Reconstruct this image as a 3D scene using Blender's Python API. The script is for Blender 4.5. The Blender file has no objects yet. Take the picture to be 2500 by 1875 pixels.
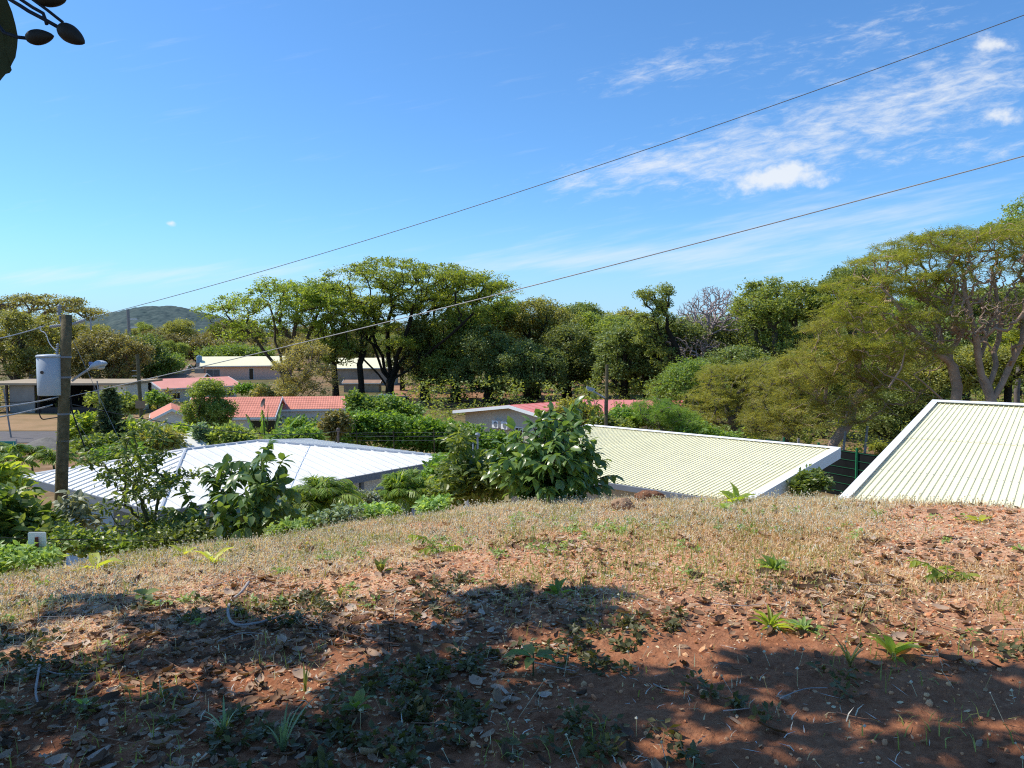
import bpy, math, random
import numpy as np
from mathutils import Vector
R_ = np.random.default_rng(7)
random.seed(7)
scene = bpy.context.scene
COL = scene.collection
# ------------------------------------------------------------------ camera model
F = 1881.0; PITCH = math.radians(3.27); EYE = 1.65
cp, sp = math.cos(PITCH), math.sin(PITCH)
def ray(px, py):
    a = (px-1250)/F; b = (937.5-py)/F
    return np.array([a, cp+b*sp, -sp+b*cp])
def P(px, py, Y):
    d = ray(px, py); return np.array([0, 0, EYE]) + d*(Y/d[1])
def PZ(px, py, z):
    d = ray(px, py); return np.array([0, 0, EYE]) + d*((z-EYE)/d[2])
def S(pix, Y): return pix/F*Y
cam = bpy.data.cameras.new('camera'); camo = bpy.data.objects.new('camera', cam); COL.objects.link(camo)
camo.location = (0, 0, EYE); camo.rotation_euler = (math.pi/2-PITCH, 0, 0)
cam.sensor_width = 36; cam.lens = F/2500*36; cam.clip_start = 0.05; cam.clip_end = 20000
scene.camera = camo
scene.view_settings.view_transform = 'Standard'; scene.view_settings.look = 'None'; scene.view_settings.exposure = 0
scene.cycles.filter_width = 1.15; scene.cycles.use_denoising = False; scene.cycles.max_bounces = 6; scene.cycles.transparent_max_bounces = 6
SUN = np.array([-0.96, 0.28, 0]); SUN /= np.linalg.norm(SUN); EL = math.radians(54)
SUND = np.array([SUN[0]*math.cos(EL), SUN[1]*math.cos(EL), math.sin(EL)])
# ------------------------------------------------------------------ noise
def _h(i, j, s):
    n = (i.astype(np.int64)*374761393 + j.astype(np.int64)*668265263 + s*144269504) & 0x7fffffff
    n = ((n ^ (n >> 13))*1274126177) & 0x7fffffff
    n = (n ^ (n >> 16)) & 0xffff
    return n/65535.0
def vnoise(x, y, s=0):
    i = np.floor(x); j = np.floor(y); u = x-i; v = y-j
    u = u*u*(3-2*u); v = v*v*(3-2*v)
    return (_h(i, j, s)*(1-u)+_h(i+1, j, s)*u)*(1-v)+(_h(i, j+1, s)*(1-u)+_h(i+1, j+1, s)*u)*v
def fbm(x, y, s=0, o=4):
    t = 0; a = .5; n = 0
    for k in range(o):
        t = t+a*vnoise(x, y, s+k); n += a; a *= .5; x = x*2.03+3.1; y = y*2.03+1.7
    return t/n
def sstep(a, b, x):
    t = np.clip((x-a)/(b-a), 0, 1); return t*t*(3-2*t)
# ------------------------------------------------------------------ terrain
CRX = np.array([-900, 0, 300, 500, 700, 900, 1150, 1250, 1450, 1600, 1800, 2050, 2300, 2500, 3300], float)
CRY = np.array([1575, 1420, 1372, 1342, 1318, 1285, 1252, 1238, 1222, 1226, 1230, 1228, 1236, 1240, 1268], float)
CRR = np.array([8.6, 8.6, 8.6, 8.8, 9.2, 9.6, 9.9, 10, 10, 9.8, 9.5, 9.5, 9.2, 9, 9.0], float)
_d = np.array([ray(a, b) for a, b in zip(CRX, CRY)])
CT = np.arctan2(_d[:, 0], _d[:, 1]); CS = _d[:, 2]/np.hypot(_d[:, 0], _d[:, 1])
def H(x, y):
    x = np.asarray(x, float); y = np.asarray(y, float)
    r = np.hypot(x, y)+1e-6; th = np.arctan2(x, y)
    rc = np.interp(th, CT, CRR); sl = np.interp(th, CT, CS)
    zc = EYE+sl*rc
    back = sstep(1.2, 2.2, np.abs(th)); zc = zc*(1-back)+(-.4)*back; rc = rc+back*20
    s = np.clip((r-1.0)/(rc-1.0), 0, 1.0)
    slope = 1.4*zc/(rc-1)
    z = zc*np.power(s, 1.4)
    e = r-rc; ee = np.maximum(e, 0)
    z = z+slope*np.minimum(ee, 3)-.62*(np.sqrt(ee*ee+.16)-.4)
    zv = -6+np.clip((r-110)*.008, 0, 4)+.25*(fbm(x*.05, y*.05, 31, 3)-.5)
    k = .5
    m = np.maximum(z, zv)+k*np.log1p(np.exp(-np.abs(z-zv)/k))-k*.05
    return np.where(r < rc+1, z, np.where(z-zv > 3, z, m))
def micro(x, y):
    return .10*(fbm(x*1.1, y*1.1, 3, 3)-.5)+.05*(fbm(x*5, y*5, 9, 3)-.5)+.022*(fbm(x*19, y*19, 15, 2)-.5)
def G(x, y): return H(x, y)+micro(np.asarray(x, float), np.asarray(y, float))
def hit(px, py):
    d = ray(px, py); lo = .5
    for t in np.arange(1.2, 14, .03):
        p = np.array([0, 0, EYE])+d*t
        if p[2] < float(G(p[0], p[1])): break
    return np.array([p[0], p[1], float(G(p[0], p[1]))])
# ------------------------------------------------------------------ object helpers
WORLD = {}
def props(o, label=None, cat=None, group=None, kind=None):
    if label: o['label'] = label
    if cat: o['category'] = cat
    if group: o['group'] = group
    if kind: o['kind'] = kind
    return o
def thing(name, label, cat, loc=(0, 0, 0), group=None):
    o = bpy.data.objects.new(name, None); COL.objects.link(o)
    o.location = [float(v) for v in loc]; o.empty_display_size = .2
    WORLD[o.name] = np.array(loc, float)
    return props(o, label, cat, group)
def mesh(name, V, FL, mat=None, parent=None, smooth=False, attrs=None, mi=None):
    V = np.asarray(V, float)
    off = WORLD[parent.name] if parent else np.zeros(3)
    me = bpy.data.meshes.new(name)
    FL = [np.asarray(f, np.int32) for f in FL if len(f)]
    nl = sum(f.size for f in FL); nf = sum(len(f) for f in FL)
    me.vertices.add(len(V)); me.loops.add(nl); me.polygons.add(nf)
    me.vertices.foreach_set('co', (V-off).astype(np.float32).ravel())
    me.loops.foreach_set('vertex_index', np.concatenate([f.ravel() for f in FL]))
    tot = np.concatenate([np.full(len(f), f.shape[1], np.int32) for f in FL])
    st = np.concatenate([[0], np.cumsum(tot)[:-1]]).astype(np.int32)
    me.polygons.foreach_set('loop_start', st); me.polygons.foreach_set('loop_total', tot)
    me.polygons.foreach_set('use_smooth', np.full(nf, bool(smooth)))
    if attrs:
        for k, a in attrs.items():
            at = me.attributes.new(k, 'FLOAT', 'POINT'); at.data.foreach_set('value', np.asarray(a, np.float32))
    for m in (mat if isinstance(mat, (list, tuple)) else [mat]):
        if m: me.materials.append(m)
    if mi is not None: me.polygons.foreach_set('material_index', np.asarray(mi, np.int32))
    me.update(calc_edges=True); me.validate()
    o = bpy.data.objects.new(name, me); COL.objects.link(o)
    if parent:
        o.parent = parent; WORLD[o.name] = off
    else: WORLD[o.name] = np.zeros(3)
    return o
class MB:
    def __init__(s): s.v = []; s.f = {}; s.n = 0
    def add(s, V, FL):
        V = np.asarray(V, float)
        for f in FL:
            f = np.asarray(f, np.int32)
            if len(f): s.f.setdefault(f.shape[1], []).append(f+s.n)
        s.v.append(V); s.n += len(V); return s
    def box(s, o, u, v, w):
        o, u, v, w = [np.asarray(a, float) for a in (o, u, v, w)]
        V = [o, o+u, o+u+v, o+v, o+w, o+u+w, o+u+v+w, o+v+w]
        return s.add(V, [[[0, 3, 2, 1], [4, 5, 6, 7], [0, 1, 5, 4], [1, 2, 6, 5], [2, 3, 7, 6], [3, 0, 4, 7]]])
    def cbox(s, c, sx, sy, sz, rz=0):
        c = np.asarray(c, float); u = np.array([math.cos(rz), math.sin(rz), 0]); v = np.array([-u[1], u[0], 0]); w = np.array([0, 0, 1.])
        return s.box(c-u*sx/2-v*sy/2-w*sz/2, u*sx, v*sy, w*sz)
    def poly(s, pts): return s.add(pts, [[list(range(len(pts)))]])
    def slab(s, pts, t):
        pts = np.asarray(pts, float); n = len(pts); b = pts-np.array([0, 0, t])
        s.add(np.vstack([pts, b]), [[list(range(n))], [list(range(2*n-1, n-1, -1))], [[i, i+n, (i+1) % n+n, (i+1) % n] for i in range(n)]]); return s
    def tube(s, pts, rad, k=8, cap=True):
        V, Q = tube(pts, rad, k); s.add(V, [Q])
        if cap:
            s.f.setdefault(k, []).append(np.array([list(range(k))[::-1]])+s.n-len(V))
            s.f[k].append(np.array([list(range(k))])+s.n-k)
        return s
    def lathe(s, c, prof, k=16, axis=None):
        c = np.asarray(c, float); ax = np.array([0, 0, 1.]) if axis is None else np.asarray(axis, float)/np.linalg.norm(axis)
        t = np.cross(ax, [1, 0, 0.3]); t /= np.linalg.norm(t); b = np.cross(ax, t)
        a = np.linspace(0, 2*math.pi, k, endpoint=False); V = []
        for r, z in prof: V += [c+ax*z+r*(math.cos(q)*t+math.sin(q)*b) for q in a]
        Q = [[i*k+j, i*k+(j+1) % k, (i+1)*k+(j+1) % k, (i+1)*k+j] for i in range(len(prof)-1) for j in range(k)]
        return s.add(V, [Q, [list(range(k))[::-1]], [[(len(prof)-1)*k+j for j in range(k)]]])
    def build(s, name, mat, parent=None, smooth=False):
        return mesh(name, np.vstack(s.v), [np.vstack(x) for x in s.f.values()], mat, parent, smooth)
def norm(a): return a/(np.linalg.norm(a, axis=-1, keepdims=True)+1e-12)
def tube(pts, rad, k=6):
    pts = np.asarray(pts, float); n = len(pts); rad = np.broadcast_to(np.asarray(rad, float), (n,))
    T = np.gradient(pts, axis=0) if n > 2 else np.repeat((pts[1]-pts[0])[None], n, 0)
    T = norm(T); nrm = np.cross(T[0], [.31, .17, .93]); nrm = nrm/(np.linalg.norm(nrm)+1e-9)
    a = np.linspace(0, 2*math.pi, k, endpoint=False); ca, sa = np.cos(a)[:, None], np.sin(a)[:, None]
    V = []
    for i in range(n):
        nrm = nrm-T[i]*nrm.dot(T[i]); nrm = nrm/(np.linalg.norm(nrm)+1e-9); b = np.cross(T[i], nrm)
        V.append(pts[i]+rad[i]*(ca*nrm+sa*b))
    j = np.arange(k); Q = []
    for i in range(n-1): Q.append(np.stack([i*k+j, i*k+(j+1) % k, (i+1)*k+(j+1) % k, (i+1)*k+j], 1))
    return np.vstack(V), np.vstack(Q)
def inst(tv, tf, pos, ax, sc):
    """copies of template (along local x, side y, up z) at pos with axes ax (n,3,3 rows = local axes)"""
    n = len(pos); k = len(tv); sc = np.asarray(sc, float)
    if sc.ndim == 1: sc = np.repeat(sc[:, None], 3, 1)
    L = tv[None]*sc[:, None, :]
    V = pos[:, None, :]+np.einsum('nkj,njd->nkd', L, ax)
    off = (np.arange(n)*k)[:, None, None]
    return V.reshape(-1, 3), [(np.asarray(f)[None]+off).reshape(-1, len(f[0])) for f in tf]
def axes(d, up):
    d = norm(d); s = norm(np.cross(up, d)); u = np.cross(d, s)
    return np.stack([d, s, u], 1)
def rdir(n, rng): return norm(rng.normal(size=(n, 3)))
RHOMB = (np.array([[0, 0, 0], [.45, .3, .02], [1, 0, -.06], [.45, -.3, .02]]), [[[0, 3, 2, 1]]])
LEAF = (np.array([[0, 0, 0], [.33, 0, -.02], [.7, 0, -.08], [1, 0, -.22], [.3, .23, .04], [.68, .2, -.02], [.3, -.23, .04], [.68, -.2, -.02]]),
        [[[0, 1, 4], [0, 6, 1], [2, 3, 5], [2, 7, 3]], [[1, 2, 5, 4], [1, 6, 7, 2]]])
def _spray(n=5):
    V = []; Fq = []
    for i in range(n):
        t = .12+.8*i/(n-1); w = .36*math.sin(math.pi*(.25+.65*i/(n-1)))
        for sgn in (1, -1):
            b = len(V); V += [[t, 0, -.12*t*t], [t+.14, sgn*w*.45, -.12*t*t+.02], [t+.2, sgn*w, -.12*t*t-.05], [t+.03, sgn*w*.55, -.12*t*t]]; Fq.append([b, b+1, b+2, b+3] if sgn < 0 else [b, b+3, b+2, b+1])
    return np.array(V), [Fq]
SPRAY = _spray(4)
# ------------------------------------------------------------------ node helpers
class NT:
    def __init__(s, tree): s.t = tree; s.n = tree.nodes; s.n.clear()
    def add(s, ty, **k):
        nd = s.n.new(ty)
        for a, v in k.items(): setattr(nd, a, v)
        return nd
    def put(s, sock, v):
        if v is None: return
        if hasattr(v, 'is_linked') or hasattr(v, 'links'): s.t.links.new(v, sock)
        elif isinstance(v, (tuple, list)) and sock.type == 'RGBA' and len(v) == 3: sock.default_value = (*v, 1)
        else: sock.default_value = v
    def m(s, op, a, b=None, c=None, clamp=False):
        nd = s.add('ShaderNodeMath', operation=op, use_clamp=clamp)
        for i, v in enumerate((a, b, c)): s.put(nd.inputs[i], v)
        return nd.outputs[0]
    def noise(s, vec, scale, detail=4, rough=.55, out='Fac', dist=0):
        nd = s.add('ShaderNodeTexNoise'); s.put(nd.inputs['Vector'], vec); nd.inputs['Scale'].default_value = scale
        nd.inputs['Detail'].default_value = detail; nd.inputs['Roughness'].default_value = rough; nd.inputs['Distortion'].default_value = dist
        return nd.outputs[out]
    def ramp(s, fac, stops, interp='LINEAR'):
        nd = s.add('ShaderNodeValToRGB'); cr = nd.color_ramp; cr.interpolation = interp
        while len(cr.elements) < len(stops): cr.elements.new(.5)
        for e, (p, c) in zip(cr.elements, stops): e.position = p; e.color = (*c, 1) if len(c) == 3 else c
        s.put(nd.inputs[0], fac); return nd.outputs[0]
    def mix(s, fac, a, b, blend='MIX'):
        nd = s.add('ShaderNodeMix', data_type='RGBA', blend_type=blend)
        s.put(nd.inputs[0], fac); s.put(nd.inputs[6], a); s.put(nd.inputs[7], b); return nd.outputs[2]
    def smooth(s, x, a, b):
        nd = s.add('ShaderNodeMapRange', interpolation_type='SMOOTHSTEP'); s.put(nd.inputs[0], x)
        nd.inputs[1].default_value = a; nd.inputs[2].default_value = b; return nd.outputs[0]
def newmat(name):
    m = bpy.data.materials.new(name); m.use_nodes = True; return m, NT(m.node_tree)
def out(nt, sh):
    o = nt.add('ShaderNodeOutputMaterial'); nt.t.links.new(sh, o.inputs[0]); return o
def pbsdf(nt, col, rough=.6, spec=.3, metal=0, bump=None, bs=.3, bd=.02):
    b = nt.add('ShaderNodeBsdfPrincipled'); nt.put(b.inputs['Base Color'], col); nt.put(b.inputs['Roughness'], rough)
    b.inputs['Specular IOR Level'].default_value = spec; b.inputs['Metallic'].default_value = metal
    if bump is not None:
        bp = nt.add('ShaderNodeBump'); bp.inputs['Strength'].default_value = bs; bp.inputs['Distance'].default_value = bd
        nt.put(bp.inputs['Height'], bump); nt.t.links.new(bp.outputs[0], b.inputs['Normal'])
    return b.outputs[0]
def coord(nt, kind='Object'):
    return nt.add('ShaderNodeTexCoord').outputs[kind]
def mat_plain(name, c, rough=.6, var=.25, scale=3, spec=.3, metal=0, bump=0, c2=None, streak=False):
    m, nt = newmat(name); v = coord(nt)
    if streak:
        mp = nt.add('ShaderNodeMapping'); nt.put(mp.inputs[0], v); mp.inputs['Scale'].default_value = (1, 1, .12); v = mp.outputs[0]
    n = nt.noise(v, scale, 6, .6)
    lo = tuple(x*(1-var) for x in c) if c2 is None else c2
    col = nt.ramp(n, [(.3, lo), (.7, c)])
    out(nt, pbsdf(nt, col, rough, spec, metal, nt.noise(v, scale*6, 4) if bump else None, bump)); return m
LEAF_GAIN = 2.5
def mat_leaf(name, cols, trans=.3, rough=.45, spec=.35, hue=.0, gain=1.):
    m, nt = newmat(name)
    g = nt.add('ShaderNodeNewGeometry').outputs['Random Per Island']
    v = coord(nt); n = nt.noise(v, .35, 3)
    f = nt.m('ADD', nt.m('MULTIPLY', g, .6), nt.m('MULTIPLY', n, .4))
    cols = [tuple(min(.8, q*LEAF_GAIN*gain) for q in c_) for c_ in cols]
    k = len(cols); c = nt.ramp(f, [(.12+.76*i/(k-1), cols[i]) for i in range(k)])
    oi = nt.add('ShaderNodeObjectInfo').outputs['Random']
    c = nt.mix(nt.m('MULTIPLY', oi, .3), c, (.16, .13, .05))
    b = pbsdf(nt, c, rough, spec)
    t = nt.add('ShaderNodeBsdfTranslucent'); nt.put(t.inputs[0], nt.mix(1, c, (1.75, 1.6, .55), 'MULTIPLY'))
    mx = nt.add('ShaderNodeMixShader'); mx.inputs[0].default_value = trans
    nt.t.links.new(b, mx.inputs[1]); nt.t.links.new(t.outputs[0], mx.inputs[2]); out(nt, mx.outputs[0]); return m
M = {}
M['bark'] = mat_plain('bark', (.13, .10, .075), .9, .55, 6, .1, bump=.6)
M['bark_dark'] = mat_plain('bark_dark', (.045, .036, .028), .9, .5, 6, .1, bump=.6)
M['bark_warm'] = mat_plain('bark_warm', (.46, .32, .23), .85, .4, 2.5, .15, bump=.5)
M['bark_pink'] = mat_plain('bark_pink', (.46, .37, .35), .9, .3, 4, .1)
M['bark_grey'] = mat_plain('bark_grey', (.22, .18, .16), .9, .4, 4, .1)
M['stem'] = mat_plain('stem', (.10, .11, .045), .7, .4, 10, .2)
M['lf_umb'] = mat_leaf('leaf_umbrella', [(.046, .068, .014), (.105, .146, .026), (.165, .195, .045)], 0.47)
M['lf_left'] = mat_leaf('leaf_left', [(.05, .06, .015), (.115, .12, .03), (.18, .165, .06)], 0.43)
M['lf_dark'] = mat_leaf('leaf_dark', [(.036, .052, .018), (.080, .108, .034), (.145, .175, .068)], 0.34)
M['lf_mid'] = mat_leaf('leaf_mid', [(.05, .074, .02), (.108, .145, .038), (.175, .205, .07)], 0.45)
M['lf_green'] = mat_leaf('leaf_green', [(.035, .07, .015), (.08, .14, .03), (.15, .21, .06)], 0.45)
M['lf_yel'] = mat_leaf('leaf_yellowish', [(.058, .074, .016), (.122, .142, .028), (.185, .19, .046)], 0.49)
M['lf_feather'] = mat_leaf('leaf_feather', [(.06, .07, .02), (.135, .14, .036), (.21, .20, .06)], 0.43)
M['lf_brown'] = mat_leaf('leaf_brown', [(.06, .052, .02), (.105, .095, .036), (.145, .14, .06)], 0.33)
M['lf_pale'] = mat_leaf('leaf_pale', [(.08, .08, .03), (.16, .15, .065), (.22, .2, .10)], 0.43)
M['lf_olive'] = mat_leaf('leaf_olive', [(.062, .07, .022), (.125, .135, .044), (.195, .195, .078)], 0.43)
M['lf_near'] = mat_leaf('leaf_near', [(.022, .042, .012), (.06, .095, .022), (.15, .18, .055)], 0.47, .38, .45)
M['lf_bush'] = mat_leaf('leaf_bush', [(.026, .058, .015), (.055, .105, .028), (.11, .165, .055)], 0.38, .3, .6)
M['lf_lime'] = mat_leaf('leaf_lime', [(.065, .105, .018), (.125, .17, .03), (.19, .225, .05)], 0.55, .45)
M['lf_hedge'] = mat_leaf('leaf_hedge', [(.03, .07, .012), (.075, .15, .02), (.14, .23, .04)], 0.43)
M['lf_palm'] = mat_leaf('leaf_palm', [(.045, .08, .015), (.10, .155, .028), (.19, .21, .045)], 0.43, .4)
M['lf_palm_dry'] = mat_leaf('leaf_palm_dry', [(.08, .08, .02), (.16, .145, .035), (.26, .19, .06)], 0.43, .4)
M['lf_grey'] = mat_leaf('leaf_grey', [(.07, .085, .06), (.14, .16, .11), (.2, .22, .16)], .2)
M['lf_blue'] = mat_leaf('leaf_blue', [(.05, .08, .045), (.10, .15, .085), (.16, .22, .13)], .25)
M['lf_seed'] = mat_leaf('leaf_seedling', [(.12, .165, .028), (.19, .235, .04), (.25, .27, .06)], .5, .4)
M['lf_herb'] = mat_leaf('leaf_herb', [(.07, .12, .03), (.13, .2, .06), (.2, .27, .1)], .35)
M['lf_conifer'] = mat_leaf('leaf_conifer', [(.018, .03, .014), (.045, .065, .03), (.09, .11, .055)], .2)
M['lf_shade'] = mat_leaf('leaf_shade', [(.02, .03, .012), (.03, .045, .015), (.05, .06, .02)], .12)
# ------------------------------------------------------------------ trees
def grow(att, trunk, rng, bf=.45, segs=3, jit=.12, rtip=.02, power=.42, lift=.1, limbs=()):
    """branch skeleton: trunk polyline + one path per attractor, nearest-node with path-length balance"""
    pos = [np.asarray(p, float) for p in trunk]; par = [-1]+list(range(len(trunk)-1)); pl = [0.]
    for i in range(1, len(pos)): pl.append(pl[-1]+np.linalg.norm(pos[i]-pos[i-1]))
    ok = [0]*max(1, len(pos)//2)+[1]*(len(pos)-max(1, len(pos)//2))
    if limbs: ok = [0]*len(pos)
    for i0, pts in limbs:
        q = [pos[i0]]+[np.asarray(p, float) for p in pts]; last = i0
        for a, b in zip(q[:-1], q[1:]):
            for t in (.5, 1.0):
                p = a*(1-t)+b*t+(rng.normal(size=3)*np.linalg.norm(b-a)*.05 if t < 1 else 0); pos.append(p); par.append(last); pl.append(pl[last]+np.linalg.norm(p-pos[last])); ok.append(0 if (a is q[0] and t < 1) else 1); last = len(pos)-1
    nlimb = len(pos)
    top = pos[-1] if not limbs else pos[len(trunk)-1]; order = np.argsort(np.linalg.norm(att-top, axis=1))
    tips = []
    for ia in order:
        a = att[ia]; A = np.array(pos); d = np.linalg.norm(A-a, axis=1)
        c = d+bf*np.array(pl)+np.where(np.array(ok) > 0, 0, 1e6)
        j = int(np.argmin(c)); L = d[j]; p0 = pos[j]; k = segs if L > .15*0+1e-6 else 1
        for q in range(1, k+1):
            t = q/k; p = p0*(1-t)+a*t
            if q < k: p = p+rng.normal(size=3)*L*jit*.5+np.array([0, 0, lift*L*math.sin(math.pi*t)])
            pos.append(p); par.append(j if q == 1 else len(pos)-2); ok.append(1); pl.append(pl[-1] if False else pl[par[-1]]+L/k)
        tips.append(len(pos)-1)
    n = len(pos); cnt = np.zeros(n)
    for t in tips: cnt[t] += 1
    if limbs:
        hasch = set(par)
        for t in range(len(trunk), nlimb):
            if t not in hasch: cnt[t] += 1
    for i in range(n-1, 0, -1): cnt[par[i]] += cnt[i]
    rad = rtip*np.power(np.maximum(cnt, 1), power)
    return np.array(pos), np.array(par), cnt, rad, np.array(tips)
def branch_mesh(pos, par, cnt, rad, mb, rmin=0.0, flare=1.35):
    n = len(pos); ch = [[] for _ in range(n)]
    for i in range(1, n): ch[par[i]].append(i)
    starts = [(0, None)]; 
    while starts:
        s, p = starts.pop(); path = [] if p is None else [p]; cur = s
        rr = [] if p is None else [rad[s]*1.05]
        while True:
            path.append(cur); rr.append(rad[cur])
            if not ch[cur]: break
            c = sorted(ch[cur], key=lambda q: -cnt[q])
            for q in c[1:]: starts.append((q, cur))
            cur = c[0]
        if p is None and flare: rr[0] *= flare
        rr[-1] *= .5
        if max(rr) < rmin: continue
        r0 = max(rr); k = 9 if r0 > .12 else 6 if r0 > .04 else 4 if r0 > .015 else 3
        V, Q = tube(pos[path], rr, k); mb.add(V, [Q])
    return mb
def in_blobs(blobs, n, rng, shell=.55, top=.25):
    w = np.array([b[3]*b[4]*b[5] for b in blobs], float)**.6; w /= w.sum(); o = []
    idx = rng.choice(len(blobs), n, p=w)
    for i in idx:
        b = blobs[i]; d = rdir(1, rng)[0]; r = (rng.random()*(1-shell)+shell)**.6
        if d[2] < 0 and rng.random() < top: d[2] = -d[2]
        o.append(np.array(b[:3])+d*np.array(b[3:6])*r)
    return np.array(o), np.array([b[6] if len(b) > 6 else 1. for b in blobs])[idx]
def foliage(cent, K, rad, size, rng, tpl=RHOMB, flat=.6, up=.5, droop=.0, wid=1.0, out_from=None):
    n = len(cent)*K; c = np.repeat(cent, K, 0)
    off = rdir(n, rng)*(rng.random((n, 1))**.5); off[:, 2] *= flat
    p = c+off*rad*np.repeat(rng.uniform(.45, 1.5, len(cent)), K)[:, None]
    d = rdir(n, rng)*.9+off*.8; d[:, 2] = d[:, 2]*.6-droop
    u = rdir(n, rng); u[:, 2] = np.abs(u[:, 2])+up
    s = size*rng.uniform(.6, 1.4, n)
    return inst(tpl[0], tpl[1], p, axes(d, u), np.stack([s, s*wid, s], 1))
def blob(px, py, rx, ry, Y, dy=None, dY=0):
    c = P(px, py, Y+dY); return (*c, S(rx, Y), (S(rx, Y) if dy is None else dy), S(ry, Y))
def tree(name, label, cat, base, blobs, leaf, bark, n=160, K=40, rad=1.0, size=.35, trunk=None, seed=1, tpl=RHOMB, rtip=.025, power=.42,
         flat=.6, up=.5, group=None, extra=None, bf=.45, shell=.55, droop=0., wid=1., rmin=.0, segs=3, jit=.12, stems=1, keep=1.0, parts=('trunk', 'crown'), top=.25, lift=.1, limbs=(), sat=3):
    rng = np.random.default_rng(seed); base = np.asarray(base, float)
    ex = []
    for b in blobs:
        for _ in range(sat):
            d = rdir(1, rng)[0]; d[2] = abs(d[2])*.9-.15; q = rng.uniform(.28, .5)
            ex.append((*(np.array(b[:3])+d*np.array(b[3:6])*rng.uniform(.8, 1.12)), b[3]*q, b[4]*q, b[5]*q*.9, b[6] if len(b) > 6 else 1.))
    blobs = list(blobs)+ex
    root = thing(name, label, cat, base, group)
    att, pk = in_blobs(blobs, n, rng, shell, top)
    mb = MB()
    if trunk is None:
        c = np.mean(np.array([b[:3] for b in blobs]), 0); t = base+(c-base)*.45; t[0] = base[0]+(c[0]-base[0])*.3
        m1 = base+(t-base)*.5+rng.normal(size=3)*.04*np.linalg.norm(t-base)
        trunk = [base, m1, t]
    pos, par, cnt, rad_, tips = grow(att, trunk, rng, bf, segs, jit, rtip, power, lift, limbs)
    branch_mesh(pos, par, cnt, rad_, mb, rmin)
    if extra is not None:
        for pts, rr in extra: V, Q = tube(pts, rr, 7); mb.add(V, [Q])
    mb.build(parts[0], M[bark], root, True)
    if leaf:
        lc = att[rng.random(len(att)) < keep*pk]
        V, FL = foliage(lc, K, rad, size, rng, tpl, flat, up, droop, wid)
        mesh(parts[1], V, FL, M[leaf], root)
    return root
def copy_tree(o, loc, rz=0., sc=1., label=None, group=None):
    c = o.copy(); COL.objects.link(c); c.location = [float(v) for v in loc]; c.rotation_euler = (0, 0, rz)
    c.scale = (sc, sc, sc) if np.isscalar(sc) else sc
    if label: c['label'] = label
    if group: c['group'] = group
    def rec(a, b):
        for ch in list(a.children):
            d = ch.copy(); COL.objects.link(d); d.parent = b; rec(ch, d)
    rec(o, c); WORLD[c.name] = np.array(loc, float); return c
def gz(x, y): return float(H(x, y))
def gpt(px, Y):
    """ground point on the column px at depth Y"""
    x = (px-1250)/F*Y*.99; return np.array([x, Y, gz(x, Y)])
# ================================================================== SKY AND SUN
w = bpy.data.worlds.new('World'); scene.world = w; w.use_nodes = True
nt = NT(w.node_tree)
sky = nt.add('ShaderNodeTexSky', sky_type='NISHITA'); sky.sun_disc = False
sky.sun_elevation = EL; sky.sun_rotation = math.atan2(SUN[0], SUN[1]) % (2*math.pi)
sky.altitude = 100; sky.air_density = 1.0; sky.dust_density = .35; sky.ozone_density = 2.5
dirv = nt.add('ShaderNodeTexCoord').outputs['Generated']
sx = nt.add('ShaderNodeSeparateXYZ'); nt.put(sx.inputs[0], dirv)
X, Y, Z = sx.outputs
yy = nt.m('MAXIMUM', Y, .02); az = nt.m('DIVIDE', X, yy); ez = nt.m('DIVIDE', Z, yy)
def AE(px, py):
    d = ray(px, py); return d[0]/d[1], d[2]/d[1]
ca, sa = math.cos(math.radians(11)), math.sin(math.radians(11))
ur = nt.m('ADD', nt.m('MULTIPLY', az, ca), nt.m('MULTIPLY', ez, sa))
vr = nt.m('SUBTRACT', nt.m('MULTIPLY', ez, ca), nt.m('MULTIPLY', az, sa))
def cvec(fu, fv):
    c = nt.add('ShaderNodeCombineXYZ'); nt.put(c.inputs[0], nt.m('MULTIPLY', ur, fu)); nt.put(c.inputs[1], nt.m('MULTIPLY', vr, fv)); return c.outputs[0]
def gauss(px, py, rx, ry, amp, rot=11):
    a0, e0 = AE(px, py); c, s = math.cos(math.radians(rot)), math.sin(math.radians(rot))
    da = nt.m('SUBTRACT', az, a0); de = nt.m('SUBTRACT', ez, e0)
    u = nt.m('DIVIDE', nt.m('ADD', nt.m('MULTIPLY', da, c), nt.m('MULTIPLY', de, s)), rx/F)
    v = nt.m('DIVIDE', nt.m('SUBTRACT', nt.m('MULTIPLY', de, c), nt.m('MULTIPLY', da, s)), ry/F)
    r2 = nt.m('ADD', nt.m('MULTIPLY', u, u), nt.m('MULTIPLY', v, v))
    return nt.m('MULTIPLY', nt.m('EXPONENT', nt.m('MULTIPLY', r2, -1.0)), amp)
def total(l):
    t = l[0]
    for q in l[1:]: t = nt.m('ADD', t, q)
    return t
wisp = total([gauss(1640, 160, 220, 46, .78, 13), gauss(2150, 75, 260, 55, .55, 16), gauss(2080, 310, 480, 120, .78, 13), gauss(1640, 400, 360, 60, .55, 10),
              gauss(1480, 425, 160, 26, .4, 12), gauss(2360, 190, 220, 80, .5, 15), gauss(2440, 370, 150, 40, .5, 8)])
nn = nt.noise(cvec(10, 36), 2.2, 7, .68, dist=.3)
wc = nt.smooth(nt.m('ADD', wisp, nt.m('MULTIPLY', nt.m('SUBTRACT', nn, .5), 2.6)), .28, 1.75)
wc = nt.m('MULTIPLY', wc, nt.smooth(wisp, .05, .35))
puff = total([gauss(1880, 440, 170, 40, 1.0, 4), gauss(1930, 405, 60, 34, .5, 0), gauss(2425, 110, 80, 32, .9, -5), gauss(2455, 282, 68, 28, 1.0, 3),
              gauss(418, 546, 16, 9, .85, 0)])
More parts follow.
